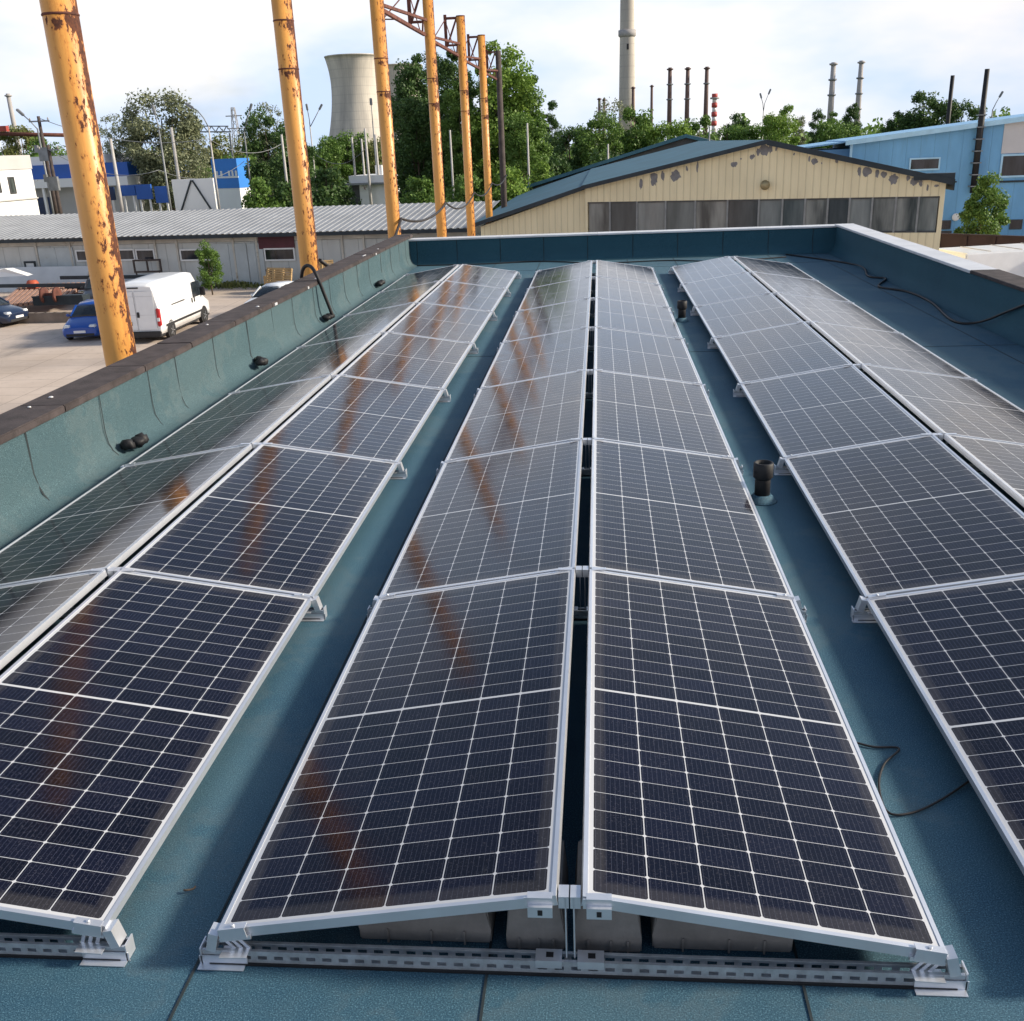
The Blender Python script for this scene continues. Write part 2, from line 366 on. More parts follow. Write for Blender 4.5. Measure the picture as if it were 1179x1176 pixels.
def mat_leaf(name, dark, light, alt):
    a = NT(name); a.set(0.55, 0, 0.3)
    g = a.n('ShaderNodeNewGeometry')
    c = a.ramp(g.outputs['Random Per Island'], [(0.0, dark), (0.7, light), (1.0, alt)])
    c = a.mix(a.ramp(a.noise(0.35, 4, 0.6), [(0.3, (0, 0, 0)), (0.7, (0.75, 0.75, 0.75))]), c, light)
    a.base(c)
    tr = a.n('ShaderNodeBsdfTranslucent'); a.l(c, tr.inputs[0]); ms = a.n('ShaderNodeMixShader'); ms.inputs[0].default_value = 0.28
    o = a.t.nodes['Material Output']; a.l(a.p.outputs[0], ms.inputs[1]); a.l(tr.outputs[0], ms.inputs[2]); a.l(ms.outputs[0], o.inputs[0])
    return a.m
LEAF = {
 'dark': mat_leaf('dark_leaves', (0.028, 0.063, 0.020), (0.079, 0.146, 0.040), (0.128, 0.201, 0.055)),
 'mid': mat_leaf('mid_leaves', (0.051, 0.110, 0.022), (0.134, 0.232, 0.046), (0.205, 0.305, 0.066)),
 'bright': mat_leaf('bright_leaves', (0.090, 0.171, 0.026), (0.211, 0.329, 0.055), (0.294, 0.403, 0.088)),
 'grey': mat_leaf('grey_green_leaves', (0.109, 0.128, 0.073), (0.224, 0.250, 0.143), (0.346, 0.354, 0.220)),
 'olive': mat_leaf('olive_leaves', (0.096, 0.116, 0.035), (0.205, 0.226, 0.072), (0.282, 0.281, 0.110)),
}
M_bark = weathered('bark', (0.10, 0.075, 0.055), 0.4, 3, 0.9)

# ------------------------------------------------------------------ ground and our roof
g = MB()
N = 40
g.quad((-3000, -300, 0), (3000, -300, 0), (3000, 4500, 0), (-3000, 4500, 0))
struct(g.build('ground', M_ground, loc=(0, 0, GZ)))
XL, XR, YF, YB = -3.95, 4.93, 19.2, -3.6
body = MB(); body.b2(XL-0.30, XR+0.30, YB, YF+0.30, GZ+0.01, 0.0)
struct(body.build('roof', M_roof))

# lap joints of the roofing felt
lap = MB()
for i, x in enumerate((-3.06, -2.08, -1.141, -0.25, 0.671, 1.62, 2.58, 3.55, 4.45)):
    lap.b2(x-0.004, x+0.004, YB+0.01, YF-0.02, 0.0002, 0.0035)
    rnd = random.Random(i)
for y in (9.2, 17.6):
    lap.b2(XL+0.2, XR-0.05, y-0.004, y+0.004, 0.0003, 0.0032)
struct(lap.build('roof_felt_seams', M_seam))

def parapet(name, label, prof, start, end, joints, copeparts, jt=0.006, flipn=1):
    """prof: list of (d,z): d = distance into the roof from the inner wall plane."""
    return None
# left parapet
def wob(rnd, a): return rnd.uniform(-a, a)
def make_left():
    t = thing('parapet_wall', 'low teal felt parapet with dark brown coping along the left roof edge', 'parapet wall', (XL, YB, 0))
    ln = YF-YB; m = MB()
    prof = [(0.20, 0.004), (0.13, 0.012), (0.075, 0.04), (0.04, 0.085), (0.014, 0.15), (0.003, 0.24), (0.0, 0.56)]
    n = 60; rnd = random.Random(4); rows = []
    for i in range(n+1):
        y = ln*i/n; row = []
        for j, (d, z) in enumerate(prof):
            row.append(m.bm.verts.new((d+wob(rnd, 0.010)*(j < 6)+0.006*(((y*7.3) % 1) < 0.3), y, z+(wob(rnd, 0.004) if 0 < j < 6 else 0))))
        rows.append(row)
    for i in range(n):
        for j in range(len(prof)-1):
            f = m.bm.faces.new((rows[i][j], rows[i+1][j], rows[i+1][j+1], rows[i][j+1])); f.smooth = True
    m.build('felt_facing', M_parapet, t)
    c = MB(); c.b2(-0.29, -0.012, 0.0, ln, 0.002, 0.555); c.build('wall_core', M_roof, t)
    js = MB()
    for y in (3.4, 4.13, 5.24, 6.14, 6.75, 7.75, 8.8, 9.7, 10.6, 11.6, 12.5, 13.4, 14.3, 15.2, 16.2, 17.1, 18.0, 18.7):
        yy = y-YB; r_ = random.Random(int(y*100)); wdt = r_.uniform(0.006, 0.016)
        pts = [(d+0.006, z) for d, z in prof[2:]]; off = 0
        for (d0, z0), (d1, z1) in zip(pts[:-1], pts[1:]):
            o2 = off+r_.uniform(-0.012, 0.018)
            js.quad((d0, yy+off-wdt/2, z0), (d0+0.004, yy+off+wdt/2, z0), (d1+0.004, yy+o2+wdt/2, z1), (d1, yy+o2-wdt/2, z1)); off = o2
    js.build('lap_joints', M_seam, t)
    cp = MB(); y = 0.0; rnd = random.Random(9)
    while y < ln+0.3:
        l = rnd.uniform(0.9, 1.6); h = rnd.uniform(-0.003, 0.003); e = min(y+l, ln+0.32)
        cp.b2(-0.33+h, 0.035+h, y+0.0006, e-0.0006, 0.557+h, 0.615+h); y += l
    cp.bevel(0.008, 2)
    k = cp.build('coping', M_copefelt, t)
    ck = MB(); rnd = random.Random(3)
    for i in range(16):
        yy = rnd.uniform(4.5, 20); x = rnd.choice((0.038, -0.05, -0.2)); s = rnd.uniform(0.012, 0.03)
        if x > 0: ck.box((x, yy, 0.585), (0.012, s*3.5, 0.03))
        else: ck.lathe([(s, 0.0), (s*0.7, 0.008)], 7, (x, yy, 0.618))
    ck.build('pale_patches', M_copemetal, k)
    return t
make_left()
M_parapet2 = M_parapet
def make_far():
    t = thing('parapet_wall', 'low dark blue felt parapet with thin white metal coping across the far roof edge', 'parapet wall', (XL, YF, 0))
    ln = XR-XL; m = MB()
    prof = [(0.16, 0.004), (0.10, 0.02), (0.045, 0.07), (0.012, 0.15), (0.0, 0.24), (0.0, 0.50)]
    n = 40; rnd = random.Random(5); rows = []
    for i in range(n+1):
        rows.append([m.bm.verts.new((ln*i/n, -d+wob(rnd, 0.003), z)) for d, z in prof])
    for i in range(n):
        for j in range(len(prof)-1):
            f = m.bm.faces.new((rows[i][j], rows[i+1][j], rows[i+1][j+1], rows[i][j+1])); f.smooth = True
    m.build('felt_facing', M_shadefelt, t)
    c = MB(); c.b2(0.0, ln+0.008, 0.012, 0.28, 0.002, 0.495); c.build('wall_core', M_roof, t)
    js = MB()
    for px in (480, 526, 576, 626, 676.5, 728.6, 780, 832, 884, 935):
        x = at_y(px, 285, YF).x-XL
        for (d0, z0), (d1, z1) in zip(prof[1:-1], prof[2:]):
            js.quad((x-0.006, -d0-0.005, z0), (x+0.006, -d0-0.008, z0), (x+0.006, -d1-0.008, z1), (x-0.006, -d1-0.005, z1))
    js.build('lap_joints', M_seam, t)
    cp = MB(); x = -0.0
    while x < ln+0.25:
        e = min(x+2.0, ln+0.3)
        cp.b2(x+0.001, e-0.001, -0.035, 0.33, 0.498, 0.535); x += 2.0
    cp.bevel(0.005, 1); cp.build('coping', M_copemetal, t)
make_far()
def make_right():
    t = thing('parapet_wall', 'low dark blue felt parapet with white and brown coping along the right roof edge', 'parapet wall', (XR, YB, 0))
    ln = YF-YB; m = MB()
    prof = [(0.16, 0.004), (0.10, 0.02), (0.045, 0.07), (0.012, 0.15), (0.0, 0.24), (0.0, 0.53)]
    n = 50; rnd = random.Random(6); rows = []
    for i in range(n+1):
        rows.append([m.bm.verts.new((-d+wob(rnd, 0.003), ln*i/n, z)) for d, z in prof])
    for i in range(n):
        for j in range(len(prof)-1):
            f = m.bm.faces.new((rows[i][j], rows[i+1][j], rows[i+1][j+1], rows[i][j+1])); f.smooth = True
    m.build('felt_facing', M_shadefelt, t)
    c = MB(); c.b2(0.012, 0.29, 0.0, ln+0.285, 0.002, 0.525); c.build('wall_core', M_roof, t)
    cp = MB()
    y0 = 11.3-YB
    for a, b in ((y0, y0+1.9), (y0+1.9, y0+4.0), (y0+4.0, y0+6.1), (y0+6.1, ln-0.037)):
        cp.b2(-0.04, 0.33, a+0.001, b-0.001, 0.528, 0.568)
    cp.bevel(0.005, 1); cp.build('coping', M_copemetal, t)
    cp = MB(); cp.b2(-0.035, 0.33, 0, y0-0.003, 0.528, 0.572); cp.bevel(0.008, 1)
    o = cp.build('coping', M_copefelt, t); o['label'] = 'dark brown felt stretch of the coping'
make_right()

# ------------------------------------------------------------------ solar panels
PW, PITCH, TILT, ZL, RG = 1.04, 2.3537, 0.1596, 0.12, 0.0775
PL = PITCH-0.022
M_cells = mat_cells(PW, PL)
proto = None
ORD = ['front', 'second', 'third', 'fourth', 'fifth', 'sixth', 'farthest']
def make_panel():
    t = thing('solar_panel', 'x', 'solar panel')
    f = MB(); h = 0.035; b = 0.014
    f.b2(-PW/2, -PW/2+b, -PL/2, PL/2, -h, 0); f.b2(PW/2-b, PW/2, -PL/2, PL/2, -h, 0)
    f.b2(-PW/2+b, PW/2-b, -PL/2, -PL/2+b, -h, 0); f.b2(-PW/2+b, PW/2-b, PL/2-b, PL/2, -h, 0)
    f.build('frame', M_alu, t)
    s = MB(); s.b2(-PW/2+b-0.001, PW/2-b+0.001, -PL/2+b-0.001, PL/2-b+0.001, -0.012, -0.0025)
    s.build('cell_glass', M_cells, t)
    jb = MB(); jb.b2(-0.06, 0.06, -0.04, 0.04, -0.032, -0.0125); jb.build('junction_box', M_black, t)
    return t
ROWX = {'left': -2.4847, 'middle': 0.0, 'right': 2.4813}
jit = random.Random(12)
for row, x0 in ROWX.items():
    for side, sg in (('left', -1), ('right', 1)):
        for k in range(7):
            if row == 'right' and side == 'right' and k < 1: continue
            cxp = x0+sg*(RG/2+PW/2*math.cos(TILT)); cz = ZL+PW/2*math.sin(TILT)
            lab = f'{ORD[k]} dark glass solar panel on the {side} slope of the {row} row'
            if k > 1: lab = f'{ORD[k]} panel from the front on the {side} slope of the {row} row' if k < 6 else f'farthest panel on the {side} slope of the {row} row by the far parapet'
            loc = (cxp, PITCH*(k+0.5)-0.01, cz+jit.uniform(-0.002, 0.002)); rot = (jit.uniform(-0.0012, 0.0012), sg*TILT+jit.uniform(-0.002, 0.002), 0)
            if proto is None:
                proto = make_panel(); proto.location = loc; proto.rotation_euler = rot; proto['label'] = lab; proto['group'] = 'solar panels on the flat roof'
            else:
                copy_tree(proto, loc, rot, None, lab, 'solar panels on the flat roof')

# mounting rails: slotted channel, low end brackets, ridge posts, clamps
HX = RG/2+PW*math.cos(TILT)
ZR = ZL+PW*math.sin(TILT)
def make_rail():
    t = thing('mounting_rail', 'x', 'mounting rail')
    c = MB(); x0, x1 = -HX-0.055, HX+0.055; W2 = 0.041; z0, z1 = 0.008, 0.049; th = 0.0025
    for ys in (-W2/2, W2/2-th):                        # two slotted webs
        c.b2(x0, x1, ys, ys+th, z0, z0+0.012); c.b2(x0, x1, ys, ys+th, z1-0.015, z1)
        x = x0
        while x < x1-0.001:
            c.b2(x, min(x+0.022, x1), ys+0.0002, ys+th-0.0002, z0+0.012, z1-0.015); x += 0.05
    c.b2(x0, x1, -W2/2+th, W2/2-th, z0, z0+th)
    c.b2(x0, x1, -W2/2-0.0005, -W2/2+0.009, z1, z1+0.0025); c.b2(x0, x1, W2/2-0.009, W2/2+0.0005, z1, z1+0.0025)
    c.build('slotted_channel', M_zinc, t)
    pads = MB(); pads.b2(x0+0.02, x1-0.02, -0.028, 0.028, 0.001, 0.0078); pads.build('rubber_strip', M_black, t)
    for sg in (-1, 1):
        e = MB(); xe = sg*(HX-0.01)
        e.b2(xe-0.075, xe+0.075, -W2/2-0.006, -W2/2-0.0032, 0.002, 0.034)          # shoe around the rail end
        e.b2(xe-0.075, xe+0.068, -W2/2-0.03, -W2/2-0.003, 0.002, 0.0045)
        e.b2(sg*(HX+0.056), sg*(HX+0.060), -W2/2-0.006, W2/2+0.004, 0.002, 0.062)
        # sloping support plate up to the panel frame with three fingers
        rot = Matrix.Rotation(sg*0.42, 3, 'Y')
        for q in (-1, 0, 1): e.box((sg*(HX-0.055+q*0.024), -0.012, 0.072), (0.011, 0.004, 0.060), rot @ Matrix.Rotation(0.25, 3, 'X'))
        e.box((sg*(HX-0.055), -0.016, 0.098), (0.10, 0.010, 0.014), Matrix.Rotation(sg*TILT, 3, 'Y'))
        e.box((sg*(HX-0.050), -0.024, 0.050), (0.085, 0.05, 0.003), Matrix.Rotation(sg*0.05, 3, 'Y'))
        e.box((sg*(HX+0.018), 0.0, 0.082), (0.030, 0.05, 0.066), Matrix.Rotation(sg*-0.25, 3, 'Y'))
        e.build('end_bracket', M_bracket, t)
        k = MB()                                       # clamp gripping the frame of the panel, low end
        k.box((sg*(HX-0.05), -0.012, 0.137), (0.085, 0.024, 0.003), Matrix.Rotation(sg*TILT, 3, 'Y'))
        k.box((sg*(HX-0.05), -0.023, 0.118), (0.085, 0.003, 0.040), Matrix.Rotation(sg*TILT, 3, 'Y'))
        k.lathe([(0.007, 0), (0.006, 0.006)], 6, (sg*(HX-0.05), -0.012, 0.139))
        k.build('clamp', M_bracket, t)
        r = MB()                                       # ridge clamp hanging under the high end
        r.b2(sg*0.085-0.036, sg*0.085+0.036, -0.022, -0.018, ZR-0.072, ZR-0.036); r.b2(sg*0.085-0.036, sg*0.085+0.036, -0.024, 0.006, ZR-0.036, ZR-0.033)
        r.b2(sg*0.085-0.036, sg*0.085+0.036, -0.0225, 0.004, ZR-0.004, ZR-0.0005)
        r.b2(sg*0.085-0.046, sg*0.085-0.0365, -0.021, -0.0175, ZR-0.036, ZR-0.002)
        cl = r.build('clamp', M_bracket, t)
        hb = MB(); hb.b2(sg*0.085-0.007, sg*0.085+0.007, -0.0235, -0.0222, ZR-0.063, ZR-0.045); hb.build('bolt_hole', M_black, cl)
        p = MB()                                       # upright blade of the ridge post
        p.b2(sg*0.012-0.002, sg*0.012+0.002, -0.006, 0.04, 0.052, ZR-0.0125); p.b2(sg*0.017-0.015, sg*0.017+0.015, -0.006, -0.003, ZR-0.05, ZR-0.0125)
        p.b2(sg*0.017-0.015, sg*0.017+0.015, -0.006, 0.045, ZR-0.012, ZR-0.009)
        p.build('ridge_post', M_bracket, t)
        b = MB(); b.b2(sg*0.062-0.042, sg*0.062+0.036, -W2/2-0.002, W2/2+0.002, 0.0525, 0.057); b.b2(sg*0.062-0.042, sg*0.062+0.036, -W2/2-0.0045, -W2/2-0.002, 0.03, 0.057)
        fp = b.build('foot_plate', M_bracket, t)
        hb = MB(); hb.b2(sg*0.062-0.011, sg*0.062+0.011, -0.010, 0.010, 0.0572, 0.058); hb.build('bolt_hole', M_black, fp)
    return t
rail = None
for row, x0 in ROWX.items():
    for k in range(8):
        nm = (['front', 'second', 'third', 'fourth', 'fifth', 'sixth', 'seventh', 'farthest'])[k]
        lab = f'{nm} slotted galvanised cross rail from the front under the {row} panel row' if k not in (0, 7) else f'{nm} slotted galvanised cross rail at the {"near" if k == 0 else "far"} end of the {row} panel row'
        y = PITCH*k-0.010 if k else 0.012
        if k == 7: y = PITCH*7-0.055
        if rail is None: rail = make_rail(); rail.location = (x0, y, 0); rail['label'] = lab; rail['group'] = 'cross rails under the panels'
        else: copy_tree(rail, (x0, y, 0), None, None, lab, 'cross rails under the panels')

# ballast blocks under the front panels
def make_block(wd, dp, ht):
    m = MB(); m.prism([(-wd/2, 0.0), (wd/2, 0.0), (wd/2, 0.055), (wd/2-0.012, ht), (-wd/2+0.012, ht), (-wd/2, 0.055)], 0, dp); m.bevel(0.006, 2)
    for q in (-0.28, 0.05, 0.3): m.b2(wd*q-0.003, wd*q+0.003, -0.006, 0.0, 0.0, 0.05)
    return m
for px0, px1, lab, yb, ht in (
    (415, 566, 'wide brown ballast block leftmost under the front of the middle row', 0.10, 0.145),
    (583, 651, 'narrow brown ballast block left of the ridge post under the middle row', 0.08, 0.180),
    (660, 739, 'narrow brown ballast block right of the ridge post under the middle row', 0.08, 0.178),
    (751, 913, 'wide brown ballast block rightmost under the front of the middle row', 0.10, 0.145)):
    a = at_y(px0, 1085, yb); b = at_y(px1, 1085, yb)
    o = make_block(b.x-a.x, 0.30, ht).build('ballast_block', M_block, loc=((a.x+b.x)/2, yb, 0.004))
    tag(o, lab, 'ballast block', 'ballast blocks under the front panels')
o = make_block(0.38, 0.30, 0.15).build('ballast_block', M_block, loc=(-2.17, 0.12, 0.004)); tag(o, 'brown ballast block under the front of the left row', 'ballast block', 'ballast blocks under the front panels')

# ------------------------------------------------------------------ things on the roof
def vent(px, py, hpx, label):
    b = at_z(px, py, 0.0); d = depth(b); h = hpx*d/FPX*1.06; r = 0.060
    t = thing('vent_pipe', label, 'vent pipe', b, 0, 'black vent pipes between the rows')
    m = MB(); m.lathe([(r*0.86, 0.0), (r*0.86, h*0.58), (r*0.84, h*0.63)], 20); m.build('pipe', M_black, t)
    m = MB(); m.lathe([(r*0.86, h*0.58), (r*1.10, h*0.64), (r*1.10, h*0.98), (r*1.0, h), (r*0.86, h), (r*0.84, h*0.9)], 20); m.build('cap', M_black, t)
    m = MB(); m.lathe([(r*1.7, 0.002), (r*1.6, 0.008), (r*1.0, 0.05)], 20); m.build('flashing', M_roof, t)
vent(877, 577, 44, 'short black vent pipe on the blue roof nearer the camera')
vent(785, 370, 22, 'short black vent pipe on the blue roof farther from the camera')

def scupper(px, py, s, label, seed):
    b = at_z(px, py, 0.06); b.x = XL+0.13
    rnd = random.Random(seed); m = MB()
    for q in range(3):
        bmesh.ops.create_icosphere(m.bm, subdivisions=2, radius=0.06*s, matrix=Matrix.Translation((rnd.uniform(-.02, .05), (q-1)*0.085*s, 0.05*s)) @ Matrix.Diagonal((1.1, 1.0, 0.75, 1)))
    for v in m.bm.verts: v.co += Vector((wob(rnd, .012), wob(rnd, .012), wob(rnd, .012)))
    for f in m.bm.faces: f.smooth = True
    o = m.build('roof_drain', M_black, loc=(b.x, b.y, 0.05))
    tag(o, label, 'roof drain', 'black drain outlets along the left parapet')
scupper(160, 514, 1.0, 'black rubber drain outlet nearest the camera at the left parapet foot', 1)
scupper(302, 420, 0.95, 'single black rubber drain outlet midway along the left parapet foot', 2)
scupper(380, 368, 1.0, 'black drain outlet where the thick cable drops over the left parapet', 3)
scupper(436, 329, 1.0, 'small black drain outlet farthest along the left parapet foot', 4)

def curve_tube(pts, r, sub=8, n=6):
    P = [Vector(p) for p in pts]; res = []
    for i in range(len(P)-1):
        p0 = P[max(i-1, 0)]; p1 = P[i]; p2 = P[i+1]; p3 = P[min(i+2, len(P)-1)]
        for j in range(sub):
            t = j/sub
            res.append(0.5*((2*p1)+(p2-p0)*t+(2*p0-5*p1+4*p2-p3)*t*t+(3*p1-p0-3*p2+p3)*t**3))
    res.append(P[-1]); m = MB(); m.tube(res, r, n); return m
zz = 0.018
cb = curve_tube([at_z(905, 293, zz), at_z(985, 305, zz), at_z(1000, 318, zz), at_z(1020, 321, zz), at_z(1012, 330, zz), at_z(1045, 336, zz), at_z(1072, 348, zz), at_z(1092, 366, zz), at_z(1106, 372, zz), at_x(1122, 372, XR-0.20), at_x(1138, 368, XR-0.12), at_x(1155, 361, XR-0.045), at_x(1175, 353, XR-0.03), at_x(1200, 343, XR-0.03)], 0.016).build('cable', M_cable)
tag(cb, 'black cable looping over the dark roof beside the right parapet', 'cable')
cb = curve_tube([at_z(905, 296, zz), at_z(830, 301, zz), at_z(770, 300, zz), at_z(690, 303, zz), at_z(620, 301, zz), at_z(560, 304, zz), at_z(480, 306, zz)], 0.013).build('cable', M_cable)
tag(cb, 'black cable lying along the foot of the far parapet', 'cable')
zz = 0.008
cb = curve_tube([at_z(975, 852, zz), at_z(1005, 860, zz), at_z(1035, 862, zz), at_z(1018, 880, zz), at_z(1012, 905, zz), at_z(1022, 935, zz), at_z(1050, 936, zz), at_z(1085, 920, zz), at_z(1125, 893, zz)], 0.0045).build('cable', M_cable)
tag(cb, 'thin black wire looping on the roof between middle and right rows', 'cable')
b0 = at_x(352, 322, XL-0.20); top = 0.62
cb = curve_tube([at_x(346, 326, XL-0.34)+Vector((0, 0, -0.25)), at_x(347, 322, XL-0.33), at_x(350, 312, XL-0.22)+Vector((0, 0, .04)), at_x(357, 309, XL-0.10)+Vector((0, 0, .03)), at_x(364, 316, XL+0.02), at_x(373, 338, XL+0.10), at_x(384, 366, XL+0.20)], 0.026, 8, 8).build('conduit', M_black)
tag(cb, 'thick black conduit bent over the left parapet coping', 'conduit')
rnd = random.Random(2); p = at_z(218, 1025, 0.01)
tw = curve_tube([p+Vector((-.018, 0, 0)), p+Vector((-.006, -.006, .004)), p+Vector((.012, .004, .002)), p+Vector((.016, .014, .004))], 0.0035, 4, 5).build('twig', M_bark)
tag(tw, 'tiny dark twig lying on the roof between left and middle rows', 'twig')

# ------------------------------------------------------------------ yellow poles and trusses
PX = -4.85; PZ = 6.79
def make_pole():
    t = thing('steel_pole', 'x', 'pole', (PX, 0, GZ)); h = PZ-GZ
    m = MB(); m.lathe([(0.16, 0.0), (0.16, h)], 40); m.build('pipe', M_pole, t)
    r = MB()
    for z in (2.9, 8.80, 9.50): r.lathe([(0.1603, z-0.012), (0.167, z-0.006), (0.167, z+0.006), (0.1603, z+0.012)], 32)
    r.build('weld_ring', M_rust, t)
    f = MB(); f.b2(-0.3, 0.3, -0.3, 0.3, 0.0, 0.03); f.build('base_plate', M_rust, t)
    c = MB(); c.lathe([(0.165, h-0.02), (0.165, h+0.02)], 24); c.build('cap', M_rust, t)
    return t
pp = None
POLEY = [7.509, 14.704, 22.188, 29.674, 37.1, 43.9]
names = ['thick rusty yellow steel pole nearest the camera beside the white van', 'rusty yellow steel pole second from the left behind the parapet', 'rusty yellow pole in front of the second cooling tower',
         'yellow pole carrying the truss at the far left roof corner', 'yellow pole just left of the cream hall roof corner', 'thin orange rusty pole rising behind the cream hall roof']
for i, y in enumerate(POLEY):
    if pp is None: pp = make_pole(); pp.location = (PX, y, GZ); pp['label'] = names[0]; pp['group'] = 'rusty yellow poles in a row'
    else: copy_tree(pp, (PX, y, GZ), (0, 0, 0.06*(i % 3)-0.06), None, names[i], 'rusty yellow poles in a row')
dk = MB(); dk.lathe([(0.17, 0), (0.14, PZ-GZ)], 14); tag(dk.build('utility_pole', M_darkwood, loc=(PX, 51.4, GZ)), 'dark brown wooden pole at the far end of the yellow pole row', 'pole')
def make_truss(y0, y1, label):
    t = thing('truss', label, 'truss', (PX, y0, 0), 0, 'rusty trusses between the yellow poles'); ln = y1-y0
    m = MB(); m.bar((-0.13, 0.17, 5.44), (-0.13, ln-0.17, 5.49), 0.085); m.build('chord', M_rust, t)
    m = MB(); m.bar((-0.10, 0.35, 5.50), (-0.06, ln-0.16, 5.88), 0.07); m.bar((-0.13, ln-0.5, 5.53), (-0.10, ln-0.5, 5.82), 0.045); m.build('brace', M_rust, t)
    e = MB(); xl = -0.56; y = ln-0.02
    e.bar((xl, y, 5.80), (xl, y, 6.86), 0.10); e.bar((xl, y, 6.74), (-0.15, y, 6.74), 0.08); e.bar((xl, y, 5.85), (-0.15, y, 5.85), 0.07); e.bar((xl+.05, y, 5.87), (-0.16, y, 6.70), 0.06)
    e.build('end_frame', M_rust, t)
    e = MB(); e.bar((xl, y-.02, 6.70), (xl, ln*0.45, 5.50), 0.025); e.bar((xl, y-.03, 6.70), (-.13, ln-.9, 5.50), 0.025); e.bar((xl, ln*0.45, 5.50), (-.13, ln*0.45, 5.48), 0.03); e.build('tie_rod', M_rust, t)
make_truss(POLEY[2], POLEY[3], 'rusty steel truss between the third and fourth yellow poles')
make_truss(POLEY[3], POLEY[4], 'rusty steel truss between the fourth and fifth yellow poles')
make_truss(POLEY[4], POLEY[5], 'rusty steel truss between the fifth and sixth yellow poles')
make_truss(POLEY[5], 51.4, 'rusty steel truss between the last yellow pole and the dark pole')
# cable slung from pole to pole
def sag(a, b, s, n=8): 
    a = Vector(a); b = Vector(b); return [a.lerp(b, i/n)+Vector((0, 0, -s*4*(i/n)*(1-i/n))) for i in range(n+1)]
def sagcable(a, b, s, r, label, mat=None, n=10):
    m = MB(); m.tube(sag(a, b, s, n), r, 5); return tag(m.build('overhead_cable', mat or M_cable), label, 'cable')
xw = PX+0.19
q1 = Vector((xw, POLEY[1], at_y(363, 300, POLEY[1]).z)); q2 = Vector((xw, POLEY[2], at_y(455, 252, POLEY[2]).z)); q3 = Vector((xw, POLEY[3], at_y(511, 234, POLEY[3]).z)); q4 = Vector((xw, POLEY[4], at_y(545, 222, POLEY[4]).z))
q5 = Vector((xw, POLEY[5], at_y(566, 211, POLEY[5]).z)); q6 = Vector((xw, 51.4, at_y(581, 202, 51.4).z))
sagcable(q1, q2, 0.75, 0.035, 'thick dark cable sagging between the second and third yellow poles')
sagcable(q2, q3, 0.25, 0.035, 'dark cable slung between the third and fourth yellow poles')
sagcable(q3, q4, 0.35, 0.03, 'dark cable slung between the fourth and fifth yellow poles')
sagcable(q4, q5, 0.30, 0.03, 'dark cable slung between the fifth and sixth yellow poles')
sagcable(q5, q6, 0.25, 0.03, 'dark cable slung from the last yellow pole to the dark pole')

# ------------------------------------------------------------------ facade helper
class Face:
    """vertical wall plane through two points; local x along it, y into the building, z up from the yard."""
    def __init__(s, a, b):
        s.o = Vector((a.x, a.y, GZ)); d = Vector((b.x-a.x, b.y-a.y, 0)); s.len = d.length; s.u = d.normalized()
        s.rz = math.atan2(s.u.y, s.u.x); s.nrm = Vector((-s.u.y, s.u.x, 0))
    def uv(s, px, py):
        d = AF + AR*((px-589.5)/FPX) - AU*((py-588)/FPX)
        t = (s.o-CAM).dot(s.nrm)/d.dot(s.nrm); p = CAM+d*t
        return (p-s.o).dot(s.u), p.z-GZ

# ---- cream hall with teal roof
M_cream = mat_siding('cream_siding', (0.78, 0.685, 0.45), 0.28, 0.30, (0.46, 0.40, 0.28), 0.4)
M_teal = weathered('teal_roof_felt', (0.045, 0.130, 0.180), 0.2, 0.8, 0.7)
M_dkroof = weathered('dark_grey_roof_felt', (0.060, 0.068, 0.078), 0.25, 0.6, 0.75, dirt=(0.13, 0.13, 0.13), dirt_at=0.66)
M_fascia = weathered('dark_fascia', (0.018, 0.028, 0.036), 0.3, 2, 0.55)
M_win = mat_glass_dark('hall_window_glass', (0.020, 0.026, 0.028), (0.13, 0.15, 0.14), 0.55)
M_wins = [mat_glass_dark('hall_window_glass_%d' % q, c1, c2, 0.5, 0.12) for q, (c1, c2) in enumerate((((0.07, 0.085, 0.088), (0.17, 0.19, 0.19)), ((0.12, 0.135, 0.135), (0.25, 0.27, 0.265)), ((0.035, 0.042, 0.046), (0.09, 0.10, 0.105)), ((0.05, 0.055, 0.055), (0.30, 0.31, 0.29))))]
M_mull = weathered('dark_window_frames', (0.055, 0.057, 0.060), 0.3, 3, 0.5)
M_post = weathered('grey_window_posts', (0.22, 0.23, 0.23), 0.2, 3, 0.5)
M_peel = weathered('bare_grey_under_paint', (0.20, 0.20, 0.21), 0.25, 4, 0.8)
fc = Face(at(673, 215, 41.3), at(1090, 205, 36.0))
H = thing('cream_hall', 'cream sided gabled hall with teal roof and peeling paint beyond the far parapet', 'building', fc.o, fc.rz)
e0 = fc.uv(673, 214)[1]; pk = fc.uv(885, 161); e1 = fc.uv(1090, 205)[1]; LN = fc.len; DP = 27.0
lx, lz = fc.uv(548, 257)
wt0 = fc.uv(675, 233)[1]; wt1 = fc.uv(1085, 226)[1]; wtz = (wt0+wt1)/2; wbz = fc.uv(1083, 268)[1]; wbz2 = wbz-0.03
m = MB()
m.prism([(0, wtz), (LN, wtz), (LN, e1-0.12), (pk[0], pk[1]-0.12), (0, e0-0.12)], 0.0, 0.18)      # gable above the windows
m.b2(0, LN, 0.0, 0.18, 0, wbz); m.b2(LN-0.16, LN, 0.0, 0.18, wbz, wtz); m.b2(0, 0.12, 0.001, 0.18, wbz, wtz)
m.b2(LN-0.18, LN, 0.18, DP, 0, e1-0.14); m.b2(0.0, 0.18, 0.181, DP, 0, e0-0.14)
m.b2(0.18, LN-0.18, DP-0.2, DP, 0, e0-0.2)
m.build('wall', M_cream, H)
